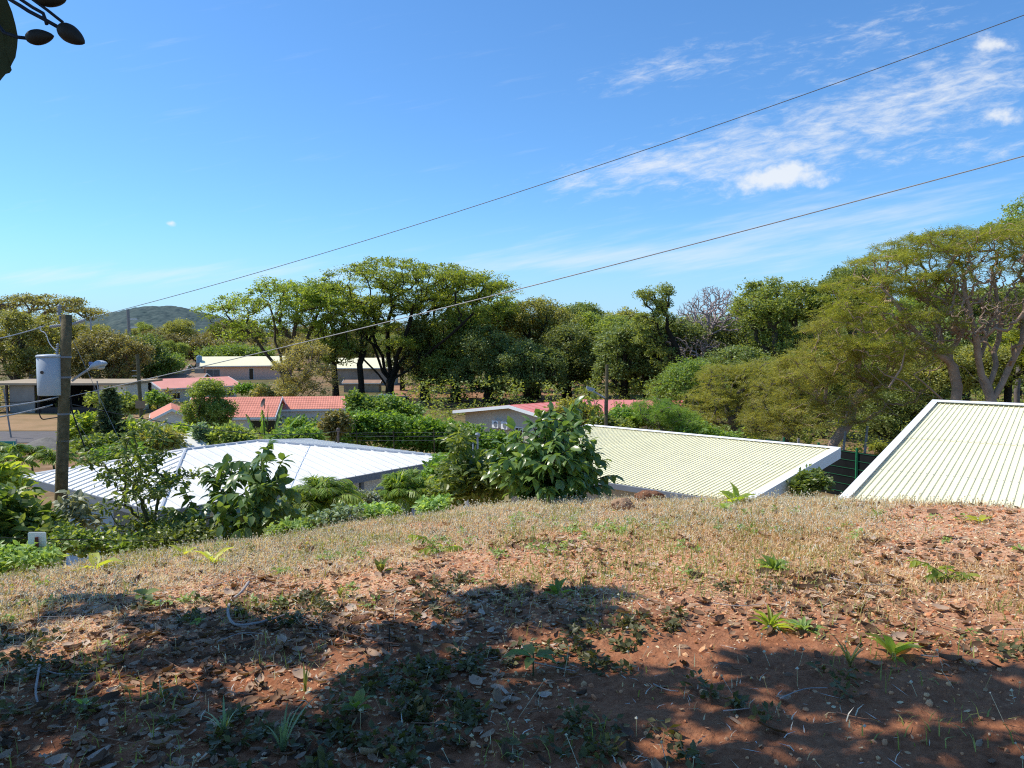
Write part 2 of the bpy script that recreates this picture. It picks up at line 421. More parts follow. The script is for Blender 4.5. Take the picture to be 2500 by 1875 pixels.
n3 = nt.noise(cvec(16, 22), 2.4, 5, .6)
pc = nt.smooth(nt.m('ADD', puff, nt.m('MULTIPLY', nt.m('SUBTRACT', n3, .5), 1.5)), .35, 1.15)
pc = nt.m('MULTIPLY', pc, nt.smooth(puff, .08, .4))
low = total([gauss(400, 672, 700, 30, .5, 1), gauss(1400, 635, 420, 28, .42, 2), gauss(1950, 610, 450, 50, .5, 4), gauss(2050, 520, 700, 60, .50, 6)])
n4 = nt.noise(cvec(4, 42), 1.6, 4, .6)
lc = nt.m('MULTIPLY', nt.smooth(nt.m('ADD', low, nt.m('MULTIPLY', nt.m('SUBTRACT', n4, .5), 1.6)), .12, 1.2), .62)
cl = nt.m('MAXIMUM', nt.m('MAXIMUM', nt.m('MULTIPLY', wc, .92), pc), lc, clamp=True)
cl = nt.m('MULTIPLY', cl, nt.smooth(Y, .05, .3))
tint = nt.mix(1, sky.outputs[0], (.61, .975, 1.29), 'MULTIPLY')
hz = nt.smooth(ez, .17, -.03)
tint = nt.mix(nt.m('MULTIPLY', hz, .75), tint, (3.3, 5.0, 7.5))
colr = nt.mix(nt.m('MULTIPLY', cl, .85), tint, (6.4, 6.6, 6.8))
bg = nt.add('ShaderNodeBackground'); nt.put(bg.inputs[0], colr); bg.inputs[1].default_value = .143
w.cycles.sampling_method = 'MANUAL'; w.cycles.sample_map_resolution = 256
o = nt.add('ShaderNodeOutputWorld'); nt.t.links.new(bg.outputs[0], o.inputs[0])
sl = bpy.data.lights.new('sun', 'SUN'); sl.energy = 5.0; sl.angle = math.radians(.53); sl.color = (1, .93, .80)
so = bpy.data.objects.new('sun', sl); COL.objects.link(so); so.rotation_euler = Vector(SUND).to_track_quat('Z', 'Y').to_euler()
# ================================================================== GROUND
def BARE(x, y):
    r = np.hypot(x, y); th = np.arctan2(x, y)
    return np.clip(1.5*np.exp(-(((np.tan(th)-.70)/.22)**4+((r-8.1)/1.25)**4))*(.6+.8*fbm(x*1.5, y*1.5, 61, 3)), 0, 1)
def grass_density(x, y):
    r = np.hypot(x, y); th = np.arctan2(x, y); rc = np.interp(th, CT, CRR)
    near_crest = sstep(.60, .86, r/rc)
    right = sstep(.12, .5, np.tan(th))*sstep(4.5, 5.8, r)
    n = fbm(x*.9, y*.9, 41, 3); n2 = fbm(x*3, y*3, 47, 3)
    d = .04+.72*near_crest+.66*right+1.3*(n-.5)+1.0*(n2-.5)
    bare = BARE(x, y)*2
    mid = np.exp(-(((np.tan(th)-.0)/.35)**2+((r-6.2)/1.0)**2))*.25
    return np.clip((d-bare-mid)*(.45+.55*sstep(4.2, 5.8, r)), 0, 1)
def ground_mat():
    m, nt = newmat('soil_and_litter')
    v = coord(nt, 'Object'); at = nt.add('ShaderNodeAttribute', attribute_name='grass').outputs['Fac']
    n1 = nt.noise(v, 1.3, 6, .65); n2 = nt.noise(v, 24, 5, .65); n3 = nt.noise(v, 95, 3, .6)
    soil = nt.ramp(nt.m('ADD', nt.m('MULTIPLY', n1, .5), nt.m('MULTIPLY', n2, .5)), [(.3, (.25, .108, .055)), (.5, (.53, .285, .17)), (.7, (.72, .45, .29))])
    lit = nt.ramp(n3, [(.3, (.20, .115, .06)), (.5, (.48, .33, .19)), (.68, (.70, .54, .36))])
    f = nt.smooth(nt.m('ADD', at, nt.m('MULTIPLY', nt.m('SUBTRACT', n2, .5), 1.4)), .2, .95)
    col = nt.mix(nt.m('MULTIPLY', f, .85), soil, lit)
    shade_fac = nt.add('ShaderNodeAttribute', attribute_name='shade_paint').outputs['Fac']; col = nt.mix(shade_fac, col, (.58, .45, .38), 'MULTIPLY')  # painted shade: soil colour darkened near the viewer to deepen the tree's shade
    vo = nt.add('ShaderNodeTexVoronoi'); nt.put(vo.inputs[0], v); vo.inputs['Scale'].default_value = 38
    b = nt.m('ADD', nt.m('MULTIPLY', n2, .6), nt.m('ADD', nt.m('MULTIPLY', n3, .35), nt.m('MULTIPLY', vo.outputs[0], .35)))
    out(nt, pbsdf(nt, col, .95, .1, 0, b, .75, .03)); return m
def terrain_mat():
    m, nt = newmat('valley_soil'); v = coord(nt, 'Object')
    n1 = nt.noise(v, .06, 5, .6); n2 = nt.noise(v, .9, 6, .7)
    c = nt.ramp(n1, [(.38, (.17, .16, .07)), (.5, (.30, .22, .12)), (.62, (.36, .22, .13))])
    c2 = nt.ramp(n2, [(.3, (.45, .42, .35)), (.7, (1, 1, 1))])
    out(nt, pbsdf(nt, nt.mix(1, c, c2, 'MULTIPLY'), .95, .1, 0, n2, .5, .2)); return m
nth, nr = 960, 400
th = np.linspace(-1.2, 1.2, nth); rr = 1.2*np.power(13.0/1.2, np.linspace(0, 1, nr))
TH, RR = np.meshgrid(th, rr); GX, GY = RR*np.sin(TH), RR*np.cos(TH)
GZ = G(GX, GY)
gd = grass_density(GX, GY)
def gridfaces(a, b):
    i, j = np.meshgrid(np.arange(a-1), np.arange(b-1), indexing='ij'); k = (i*b+j).ravel()
    return np.stack([k, k+b, k+b+1, k+1], 1)[:, ::-1]
g = mesh('ground', np.stack([GX, GY, GZ], 2).reshape(-1, 3), [gridfaces(nr, nth)], ground_mat(), None, True, {'grass': gd.ravel(), 'shade_paint': sstep(6.2, 4.6, RR+1.2*(fbm(GX*.8, GY*.8, 91, 3)-.5)).ravel()})
props(g, 'dry red soil hilltop in the foreground with leaf litter and dappled shade', kind='structure')
th = np.concatenate([np.linspace(-math.pi, -.95, 40, endpoint=False), np.linspace(-.95, .95, 150), np.linspace(.95, math.pi, 40)[1:]])
rr = np.concatenate([[.05, 1], np.linspace(2, 40, 70), 40*np.power(200., np.linspace(0, 1, 60))[1:]])
TH, RR = np.meshgrid(th, rr); GX, GY = RR*np.sin(TH), RR*np.cos(TH)
GZ = H(GX, GY)-.16*((np.abs(TH) < 1.17) & (RR < 12.6))
tr = mesh('terrain', np.stack([GX, GY, GZ], 2).reshape(-1, 3), [gridfaces(len(rr), len(th))], terrain_mat(), None, True)
props(tr, 'flat valley ground of dry grass and bare earth below the hilltop', kind='structure')
def patch(name, label, pts, mat, dz=.03, sub=10):
    """sheet following the valley ground, outline pts (x,y) as a quad"""
    a, b, c, d = [np.array(p, float) for p in pts]; t = np.linspace(0, 1, sub)
    U, Vv = np.meshgrid(t, t); U = U[..., None]; Vv = Vv[..., None]
    Q = (a*(1-U)+b*U)*(1-Vv)+(d*(1-U)+c*U)*Vv
    Zq = H(Q[..., 0], Q[..., 1])+dz
    return props(mesh(name, np.dstack([Q, Zq]).reshape(-1, 3), [gridfaces(sub, sub)[:, ::-1]], mat, None, True), label, kind='structure')
def gxy(px, Y): return ((px-1250)/F*Y*.99, Y)
M['asphalt'] = mat_plain('asphalt', (.17, .155, .15), .9, .25, 1.5, .15, bump=.3)
M['dirt_yard'] = mat_plain('dirt_yard', (.40, .25, .14), .95, .45, .35, .1, c2=(.26, .18, .09))
M['dirt_red'] = mat_plain('dirt_red', (.42, .24, .15), .95, .45, .3, .1, c2=(.27, .13, .07))
M['lawn_dry'] = mat_plain('lawn_dry', (.29, .23, .115), .95, .3, 1.2, .1, c2=(.19, .17, .07))
M['lawn_green'] = mat_plain('lawn_green', (.20, .20, .06), .95, .3, 1.2, .1)
patch('road', 'grey asphalt road crossing the yard behind the pole', [gxy(-60, 57), gxy(330, 57), gxy(380, 64), gxy(-60, 64)], M['asphalt'], .05)
patch('dirt_yard', 'bare brown earth yard in front of the dark open building', [gxy(-80, 64.6), gxy(420, 64.6), gxy(420, 78), gxy(-80, 78)], M['dirt_yard'], .03)
patch('lawn', 'mown green lawn strip beside the grey gravel heap', [gxy(190, 44), gxy(420, 44), gxy(420, 56.5), gxy(190, 56.5)], M['lawn_green'], .03)
patch('dry_clearing', 'brown dry grass clearing behind the white roof corner', [gxy(800, 36), gxy(1260, 36), gxy(1230, 52), gxy(760, 52)], M['lawn_dry'], .03, 14)
patch('red_dirt_clearing', 'salmon red bare earth showing between the tree trunks', [gxy(955, 90), gxy(1330, 86), gxy(1420, 130), gxy(960, 135)], M['dirt_red'], .03, 14)
def heap(name, label, c, rx, ry, h, mat):
    n = 40; t = np.linspace(-1.05, 1.05, n); U, Vv = np.meshgrid(t, t); r = np.hypot(U, Vv)
    z = h*np.clip(1-r**1.3, -.05, 1)*(1+.35*(fbm(U*3+c[0], Vv*3, 5)-.5))
    V = np.stack([c[0]+U*rx, c[1]+Vv*ry, gz(c[0], c[1])+z], 2).reshape(-1, 3)
    o = mesh(name, V, [gridfaces(n, n)[:, ::-1]], mat, None, True); return props(o, label, 'heap')
M['sand'] = mat_plain('sand', (.62, .58, .52), .95, .2, 3, .1, bump=.4)
M['gravel'] = mat_plain('gravel', (.24, .225, .2), .95, .35, 6, .1, bump=.8)
heap('sand_heap', 'pale white sand heap behind the wooden pole', gxy(222, 66.5), 2.6, 1.8, 1.25, M['sand'])
heap('gravel_heap', 'low dark grey gravel heap beside the road', gxy(100, 54.5), 2.2, 1.6, .75, M['gravel'])
# far hill
def hill_mat(name, c1, c2, c3, sc):
    m, nt = newmat(name); v = coord(nt, 'Object')
    n = nt.noise(v, sc, 6, .7); n2 = nt.noise(v, sc*7, 4, .65)
    c = nt.ramp(nt.m('ADD', nt.m('MULTIPLY', n, .5), nt.m('MULTIPLY', n2, .5)), [(.36, c1), (.5, c2), (.64, c3)])
    out(nt, pbsdf(nt, c, .95, .05)); return m
def hill(name, label, cx, Yc, wx, wy, zt, mat, seed, bump, prof=1.6, n=(240, 90)):
    U, Vv = np.meshgrid(np.linspace(-1, 1, n[0]), np.linspace(-1, 1, n[1])); c = gxy(cx, Yc)
    x = c[0]+U*wx; y = c[1]+Vv*wy
    base = np.clip(1-np.abs(U)**prof, 0, 1)*np.clip(1-np.abs(Vv)**2, 0, 1)
    z = -6+(zt+6)*base*(1+.10*(fbm(U*4+seed, Vv*2, seed)-.5))+bump*(fbm(x/bump*.45, y/bump*.45, seed+3, 3)-.4)*(base > .02)
    o = mesh(name, np.stack([x, y, z], 2).reshape(-1, 3), [gridfaces(n[1], n[0])[:, ::-1]], mat, None, False); return props(o, label, kind='structure')
hill('far_hill', 'distant wooded hill, blue with haze, behind the valley', 398, 1500, 250, 260, 66, hill_mat('hazy_wood', (.05, .082, .082), (.082, .115, .11), (.12, .15, .135), .02), 3, 8, 1.35, (400, 110))  # aerial haze is painted into the hill's bluish base colour
hill('hill', 'low brown wooded ridge in front of the blue hill', 420, 700, 190, 120, 6.5, hill_mat('brown_wood', (.06, .06, .04), (.115, .10, .065), (.15, .13, .09), .05), 11, 6, 1.7, (300, 60))
hill('ridge_hill', 'long low wooded rise closing the horizon', 1500, 900, 700, 150, 11, hill_mat('far_wood', (.05, .06, .05), (.08, .09, .07), (.11, .115, .09), .04), 17, 8, 2.5, (500, 50))
# ================================================================== HOUSES
M['white_roof'] = mat_plain('white_roof', (.90, .89, .84), .5, .12, .8, .15, streak=True)
M['cream_roof'] = mat_plain('cream_roof', (.96, .90, .60), .6, .10, 1.2, .12, streak=True)
M['white_trim'] = mat_plain('white_trim', (.9, .9, .89), .5, .06, 2, .4)
M['fascia'] = mat_plain('fascia', (.22, .24, .27), .55, .15, 2, .3)
M['pink_roof'] = mat_plain('pink_roof', (.78, .36, .30), .75, .14, .7, .08, streak=True)
M['red_roof'] = mat_plain('red_roof', (.70, .26, .24), .7, .12, .9, .08)
M['tile_roof'] = mat_plain('tile_roof', (.80, .33, .24), .85, .25, 1.3, .05)
M['white_wall'] = mat_plain('white_wall', (.88, .86, .80), .85, .12, .8, .15)
M['cream_wall'] = mat_plain('cream_wall', (.58, .53, .43), .85, .12, .7, .15)
M['peach_wall'] = mat_plain('peach_wall', (.97, .60, .46), .85, .12, .5, .15)
M['block_wall'] = mat_plain('block_wall', (.38, .36, .32), .9, .35, .6, .1)
M['blue_wall'] = mat_plain('blue_wall', (.42, .52, .62), .8, .1, 1, .2)
M['glass_dark'] = mat_plain('glass_dark', (.02, .024, .03), .12, .3, 1, .6)
M['glass_grey'] = mat_plain('glass_grey', (.16, .17, .18), .2, .2, 1, .6)
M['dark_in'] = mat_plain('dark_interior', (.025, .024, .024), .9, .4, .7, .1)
M['frame_dark'] = mat_plain('frame_dark', (.07, .055, .05), .6, .2, 3, .3)
M['grey_metal'] = mat_plain('grey_metal', (.36, .39, .42), .45, .18, 5, .5)
M['rust_roof'] = mat_plain('rust_roof', (.42, .27, .19), .75, .4, .5, .2)
M['tan_roof'] = mat_plain('tan_roof', (.45, .36, .25), .8, .25, .5, .2)
Zv = np.array([0, 0, 1.])
def a3(p, z): return np.array([p[0], p[1], z])
def window(root, p, u, nrm, w, h, frame='white_trim', pane='glass_dark', mull=1, fw=.06):
    """p = lower left corner on the wall face; u along wall; nrm outward"""
    u = a3(u, 0); nrm = a3(nrm, 0); mb = MB(); p = np.asarray(p, float); t = .05
    mb.box(p, u*w, nrm*t, Zv*fw); mb.box(p+Zv*(h-fw), u*w, nrm*t, Zv*fw)
    mb.box(p+Zv*fw, u*fw, nrm*t, Zv*(h-2*fw)); mb.box(p+u*(w-fw)+Zv*fw, u*fw, nrm*t, Zv*(h-2*fw))
    for k in range(1, mull+1): mb.box(p+u*(w*k/(mull+1)-.02)+Zv*fw, u*.04, nrm*t*.9, Zv*(h-2*fw))
    f = mb.build('window', M[frame], root)
    MB().box(p+u*fw+Zv*fw+nrm*.003, u*(w-2*fw), nrm*.012, Zv*(h-2*fw)).build('pane', M[pane], f)
def unit(a): a = np.asarray(a, float)[:2]; return a/np.linalg.norm(a)
def gable(name, label, cat, G1, u, length, width, ze, zr, roof, wall, oh=.5, side=1, zb=None, style='flat', rr_=.5, group=None, fascia='white_trim', trim=.16):
    """G1: eave corner (front, left gable); u: ridge direction; v = u rotated left*side"""
    u = unit(u); v = np.array([-u[1], u[0]])*side; G1 = np.asarray(G1, float)[:2]
    zb = gz(*G1)-.5 if zb is None else zb
    root = thing(name, label, cat, a3(G1+u*length/2+v*width/2, zb+.5), group)
    c = [G1, G1+u*length, G1+u*length+v*width, G1+v*width]
    r0, r1 = G1+v*width*rr_, G1+u*length+v*width*rr_
    q = [c[0]+u*oh+v*oh, c[1]-u*oh+v*oh, c[2]-u*oh-v*oh, c[3]+u*oh-v*oh]; zi = ze+(zr-ze)*oh/(width*rr_)-.1
    qa, qb = r0+u*oh, r1-u*oh; zt = zr-.1
    mb = MB()
    mb.add([a3(q[0], zb), a3(q[1], zb), a3(q[1], zi), a3(q[0], zi)], [[[0, 1, 2, 3]]])
    mb.add([a3(q[2], zb), a3(q[3], zb), a3(q[3], zi), a3(q[2], zi)], [[[0, 1, 2, 3]]])
    mb.add([a3(q[3], zb), a3(q[0], zb), a3(q[0], zi), a3(qa, zt), a3(q[3], zi)], [[[0, 1, 2, 3, 4]]])
    mb.add([a3(q[1], zb), a3(q[2], zb), a3(q[2], zi), a3(qb, zt), a3(q[1], zi)], [[[0, 1, 2, 3, 4]]])
    mb.build('wall', M[wall], root)
    mb = MB()
    for e0, e1 in ((c[0], c[1]), (c[3], c[2])):
        A, B, C_, D = a3(e0, ze), a3(e1, ze), a3(r1, zr), a3(r0, zr)
        if style == 'tile':
            nu = max(8, int(length/.2)); nv = max(4, int(np.linalg.norm(D-A)/.36)); t = np.linspace(0, 1, nu*4+1)
            n = norm(np.cross(B-A, D-A)); n = n*np.sign(n[2])
            wob = .022*np.abs(np.sin(t*nu*math.pi)); rows = []
            for k in range(nv):
                for s, dz in ((k/nv, .05), ((k+1)/nv, .0)):
                    rows.append((A[None]+(B-A)[None]*t[:, None]+(D-A)[None]*s)+n[None]*(wob+dz*.3)[:, None])
            V = np.vstack(rows); m_ = len(t); Q = []
            for k in range(2*nv-1):
                j = np.arange(m_-1)+k*m_; Q.append(np.stack([j, j+1, j+1+m_, j+m_], 1))
            mb.add(V, [np.vstack(Q)])
            continue
        mb.slab([A, B, C_, D], .1)
        if style == 'seam':
            n = norm(np.cross(B-A, D-A)); n = n*np.sign(n[2]); k = max(2, int(length/.75))
            for i in range(k+1):
                p = A+(B-A)*min(max(i/k, .004), .996); mb.box(p-a3(u, 0)*.02, a3(u, 0)*.04, D-A, n*.05)
    ro = mb.build('roof', M[roof], root)
    mb = MB()
    for a, b, s in ((c[0], r0, -1), (r0, c[3], -1), (c[1], r1, 1), (r1, c[2], 1)):
        za, zb_ = (ze, zr) if (a is c[0] or a is c[1]) else (zr, ze)
        o_ = a3(a, za-trim)+a3(u, 0)*s*.03-(a3(u, 0)*.03 if s < 0 else 0)
        mb.box(o_, a3(u, 0)*.04, a3(b, zb_)-a3(a, za), Zv*(trim+.03))
    for e0, e1, s in ((c[0], c[1], -1), (c[3], c[2], 1)):
        mb.box(a3(e0, ze-trim)+a3(v, 0)*s*.03-(a3(v, 0)*.03 if s < 0 else 0), a3(e1-e0, 0), a3(v, 0)*.04, Zv*(trim-.012))
    mb.build('barge_board', M[fascia], ro)
    # wall windows helper: w(face, s, z, w, h)
    def win(face, s, z, w_, h_, **k):
        if face == 'front': window(root, a3(q[0]+u*s, z), u, -v, w_, h_, **k)
        elif face == 'gable': window(root, a3(q[3]-v*s, z), -v, -u, w_, h_, **k)
        elif face == 'end': window(root, a3(q[1]+v*s, z), v, u, w_, h_, **k)
    return root, win, ro, (u, v, q, c, r0, r1)
# --- near white hip roof house
ZE = -3.0
Nn, Ll, Rr = PZ(389, 1250, ZE), PZ(55, 1163, ZE), PZ(1060, 1110, ZE)
hu = unit(Ll-Nn); hv = np.array([hu[1], -hu[0]]); hv = hv*np.sign(hv.dot((Rr-Nn)[:2]))
HW = np.linalg.norm((Ll-Nn)[:2]); HL = (Rr-Nn)[:2].dot(hv); RISE = .92
hr = thing('bungalow', 'white standing seam hip roof bungalow below the hilltop behind the wooden pole', 'house', a3(Nn[:2]+hu*HW/2+hv*HL/2, gz(*(Nn[:2]+hu*HW/2+hv*HL/2))))
def hp(a, b, z=ZE): return a3(Nn[:2]+hu*a+hv*b, z)
hf = HW/2; zr = ZE+RISE
B0, B1 = hf-1.15, hf+1.5
A_, C_ = hp(hf, B0, zr), hp(hf, HL-B1, zr)
mb = MB(); co = [hp(0, 0), hp(HW, 0), hp(HW, HL), hp(0, HL)]
mb.poly([co[0], co[1], A_]); mb.poly([co[1], co[2], C_, A_]); mb.poly([co[2], co[3], C_]); mb.poly([co[3], co[0], A_, C_])
ro = mb.build('roof', M['white_roof'], hr)
sb = MB()
def seams(o, e, f, ln, run, ra, rb, step=.42):
    """ribs straight up one roof face; ra, rb: eave distances at which the face reaches its full run"""
    nn_ = norm(np.array([-f[0]*RISE/run, -f[1]*RISE/run, 1.]))
    for s in np.arange(step*.5, ln, step):
        lim = run*min(1, s/ra, (ln-s)/rb)
        if lim < .15: continue
        p = o+a3(e, 0)*s; sb.box(p-a3(e, 0)*.012, a3(e, 0)*.024, a3(f, RISE/run)*lim, nn_*.04)
seams(co[0], hu, hv, HW, B0, hf, hf); seams(co[0], hv, hu, HL, hf, B0, B1); seams(co[1], hv, -hu, HL, hf, B0, B1); seams(co[3], hu, -hv, HW, B1, hf, hf)
sb.build('seam', M['white_roof'], ro)['label'] = 'raised standing seams running up each roof slope'
M['cap_grey'] = mat_plain('cap_grey', (.62, .63, .64), .45, .12, 4, .4)
cb = MB()
for a, b in ((co[0], A_), (co[1], A_), (co[2], C_), (co[3], C_), (A_, C_)):
    V, Q = tube(np.array([a+Zv*.015, b+Zv*.015]), .05, 6); cb.add(V, [Q])
cb.build('ridge_cap', M['cap_grey'], ro)
fb = MB()
for a, b, o_ in ((co[0], co[1], -hv), (co[1], co[2], hu), (co[2], co[3], hv), (co[3], co[0], -hu)):
    fb.box(a-Zv*.24, b-a, a3(o_, 0)*.05, Zv*.235)
fb.build('fascia', M['fascia'], ro)
MB().poly([p-Zv*.2 for p in co][::-1]).build('soffit', M['fascia'], ro)
def wallbox(a0, a1, b0, b1, name, mat, z0=-6.6, z1=ZE-.21):
    mb = MB(); mb.box(hp(a0, b0, z0), a3(hu, 0)*(a1-a0), a3(hv, 0)*(b1-b0), Zv*(z1-z0)); return mb.build(name, M[mat], hr)
wallbox(1.0, HW-1, 1.3, HL-1, 'wall', 'white_wall')
pb = wallbox(4.2, HW-.7, .75, 1.28, 'wall', 'blue_wall'); pb['label'] = 'pale blue projecting wall under the eave'
for b in (1.5, 4.3, 7.4, 10.2):
    mb = MB(); mb.box(hp(.25, b, -6.6), a3(hu, 0)*.13, a3(hv, 0)*.13, Zv*(3.36)); mb.build('post', M['fascia'], hr)
for a in (1.6, 2.7): window(hr, hp(a, 1.3, -5.0), hu, -hv, .8, 1.3, 'frame_dark', 'glass_dark', 1, .09)
for b in (3.0, 5.4): window(hr, hp(1.0, b, -5.2), hv, -hu, 1.2, 1.2, 'frame_dark', 'glass_dark')
mb = MB(); mb.box(hp(.93, 8.6, -4.4), -a3(hu, 0)*.16+0, a3(hv, 0)*.5, Zv*.55); ac = mb.build('wall_box', M['white_trim'], hr)
MB().lathe(hp(.76, 8.85, -4.12), [(.0, 0), (.11, 0), (.11, .02), (0, .03)], 14, -a3(hu, 0)).build('dial', M['frame_dark'], ac)
# service mast standing on the roof
mp = P(826, 1085, 33.5); mt = thing('service_mast', 'thin dark electric service mast on the white roof ridge', 'mast', mp)
MB().tube([mp-Zv*.6, mp+Zv*.55], .05, 8).build('pole', M['frame_dark'], mt)
MB().lathe(mp+Zv*.55, [(.05, 0), (.09, .05), (.08, .14), (.0, .2)], 10).build('weather_head', M['frame_dark'], mt)
# --- small white roof behind
o2 = P(425, 1094, 36.5)[:2]
u2 = unit(P(508, 1058, 41)[:2]-o2)
oh_root, oh_win, _, _ = gable('outbuilding', 'small white roof wing peeking out behind the bungalow ridge', 'house', o2+np.array([.5, 0]), hv, 4.2, 4.6, -3.95, -3.1, 'white_roof', 'white_wall', .5, 1, style='seam')
# --- cream corrugated roofs on the right
VPX, VPY = 2725, 571
def rib_roof(name, label, Lp, Rp, zr, run, over, n_gap, zg, ext_right=0., pit=.165, flash=.17):
    """Lp,Rp ridge ends in px, ridge height zr, run = horizontal length of the slope"""
    a, b = PZ(*Lp, zr), PZ(*Rp, zr); ru = unit(b-a); b = b+a3(ru, 0)*ext_right; ln = np.linalg.norm((b-a)[:2])
    f = np.array([ru[1], -ru[0]]); f = f*np.sign(-f[1]); dz = .109
    root = thing(name, label, 'house', a3((a+b)[:2]/2, gz(*((a+b)[:2]/2))))
    R = MB()
    pr = np.array([[0, 0], [.66, 0], [.74, .19], [.92, .19], [1, 0]])*pit
    n = int(ln/pit); xs = np.concatenate([pr[:4]+[i*pit, 0] for i in range(n)]+[[[n*pit, 0]]])
    for sgn in (1,):
        ff = f*sgn; nn_ = norm(np.array([ff[0]*dz, ff[1]*dz, 1.]))
        for t0, t1, lift in ((0, run*n_gap+.12, .006), (run*n_gap, run, 0)):
            V = []
            for t in (t0, t1):
                V.append(a[None]+a3(ru, 0)[None]*xs[:, :1]+(a3(ff, -dz)*t)[None]+nn_[None]*(xs[:, 1:]+lift))
            m_ = len(xs); j = np.arange(m_-1); R.add(np.vstack(V), [np.stack([j, j+1, j+1+m_, j+m_], 1)])
    ro = R.build('roof', M['cream_roof'], root)
    # screws along the lap
    sc = MB(); nn_ = norm(np.array([f[0]*dz, f[1]*dz, 1.]))
    for t in (run*n_gap+.06, run*.08, run*.5*(1+n_gap)):
        for i in range(n): sc.cbox(a+a3(ru, 0)*((i+.83)*pit)+a3(f, -dz)*t+nn_*(.19*pit+.005), .013, .013, .01)
    sc.build('screw', M['grey_metal'], ro)['kind'] = 'stuff'
    # ridge cap, gable barge flashing and fascia, eave gutter
    c = MB()
    for sgn in (1,):
        ff = a3(f*sgn, -dz); c.box(a-a3(ru, 0)*flash+Zv*.066, a3(ru, 0)*(ln+2*flash), ff*.26, Zv*.012)
    c.box(a-a3(ru, 0)*flash-a3(f, 0)*.02-Zv*.2, a3(ru, 0)*(ln+2*flash), a3(f, 0)*.018, Zv*.25)
    c.build('ridge_cap', M['white_trim'], ro)
    for e, s in ((a, -1), (b, 1)):
        for sgn in (1,):
            ff = a3(f*sgn, -dz); g_ = MB()
            g_.box(e+a3(ru, 0)*s*flash/2-a3(ru, 0)*(flash/2+.012)+Zv*.050+ff*.01, a3(ru, 0)*(flash+.024), ff*(run+.02), Zv*.014)
            g_.box(e+a3(ru, 0)*s*(flash-.012)-a3(ru, 0)*.015-Zv*.36+ff*.01, a3(ru, 0)*.03, ff*(run+.02), Zv*.405)
            g_.build('barge_board', M['white_trim'], ro)
    ug = MB(); k_ = .12
    for sgn in (1,):
        ff = a3(f*sgn, -dz); ug.box(a-a3(ru, 0)*.12-Zv*(.02+k_), a3(ru, 0)*(ln+.24), ff*run, Zv*k_)
    ug.build('soffit', M['white_trim'], ro)
    for sgn in (1,):
        p = a+a3(f*sgn, -dz)*(run+.02); MB().box(p-a3(ru, 0)*.2-Zv*.2, a3(ru, 0)*(ln+.4), a3(f*sgn, 0)*.05, Zv*.18).build('gutter', M['fascia'], ro)
    # walls
    wl = MB(); i_ = 1.0; w2 = run-over
    s0, s1, t0, t1 = i_, ln-4.2, .9, w2
    def wp(s, t, z): return a3(a[:2]+ru*s+f*t, z)
    za, zb_ = zr-dz*t0-.15, zr-dz*t1-.15
    wl.poly([wp(s0, t1, zg), wp(s1, t1, zg), wp(s1, t1, zb_), wp(s0, t1, zb_)]); wl.poly([wp(s1, t0, zg), wp(s0, t0, zg), wp(s0, t0, za), wp(s1, t0, za)])
    wl.poly([wp(s1, t1, zg), wp(s1, t0, zg), wp(s1, t0, za), wp(s1, t1, zb_)]); wl.poly([wp(s0, t0, zg), wp(s0, t1, zg), wp(s0, t1, zb_), wp(s0, t0, za)])
    wl.build('wall', M['cream_wall'], root)
    return root, a, b, ru, f
rib_roof('cottage', 'cream corrugated roof house with white barge board beside the dark fence', (1445, 1040), (2035, 1095), -2.6, 8.0, 1.0, .40, -6.6, 0., .165, .28)
rib_roof('cottage', 'nearest cream corrugated roof rising steeply from the hill crest at the right edge', (2290, 983), (2500, 992), .02, 10.2, 1.2, .42, -6.6, 7.0, .106, .13)
# --- pink sheet roof house
ze = -4.2; g1, e1, w1 = PZ(394, 949, ze), PZ(593, 940, ze), PZ(341, 941, ze)
hB, winB, roB, geo = gable('house', 'white house with smooth pink sheet roof and gabled porch behind the tile roofs', 'house', g1, (e1-g1)[:2], np.linalg.norm((e1-g1)[:2]), 8.0, ze, -3.2, 'pink_roof', 'white_wall', .6, 1)
winB('front', .9, -5.6, 1.0, .8, mull=1); winB('front', 3.0, -5.4, .6, .6); winB('front', 8.0, -5.6, .9, .9); winB('gable', 1.2, -6.0, .7, 1.2); winB('gable', 2.3, -6.0, .7, 1.2); winB('gable', 5.2, -5.6, .6, .8)
# --- tiled house: three gabled wings
ua = np.array([1., .12]); GC = P(455, 999, 61)
hC, winC, roC, gc = gable('house', 'red clay tile roof house with two small gabled ends in the middle of the village', 'house', P(440, 1011, 60)[:2], (1, .10), 7.2, 6.0, -4.45, -3.05, 'tile_roof', 'white_wall', .5, 1, style='tile', fascia='white_trim', zb=-6.8)
hu_, hv_, q_, c_, r0_, r1_ = gc
def wing(p, u, ln, wd, ze, zr, side=1, wall='white_wall', roof='tile_roof', wins=()):
    r, wn, ro, g_ = gable('wing', 'x', 'house', p, u, ln, wd, ze, zr, roof, wall, .35, side, style='tile' if roof == 'tile_roof' else 'flat', zb=-6.8)
    for w_ in wins: wn(*w_[:5])
    return r
def adopt(r, parent):
    """make a wing's meshes parts of the parent house"""
    off = WORLD[r.name]-WORLD[parent.name]
    for ch in list(r.children):
        ch.parent = parent; ch.location = off
    bpy.data.objects.remove(r)
adopt(wing(P(474, 1006, 58.6)[:2], (-.45, 1), 6.0, 3.1, -4.35, -3.55, 1, wins=[('gable', .55, -5.9, .62, .6), ('gable', 1.75, -5.9, .5, .5)]), hC)
adopt(wing(P(842, 994, 65)[:2], (-1, -.16), 8.2, 4.6, -4.15, -3.25, -1), hC)
winC('front', 4.6, -6.2, 2.2, 1.5, pane='glass_dark')
dsh = thing('satellite_dish', 'small dark satellite dish tilted on the red tile roof', 'dish', P(645, 996, 60))
c0 = P(645, 984, 60)
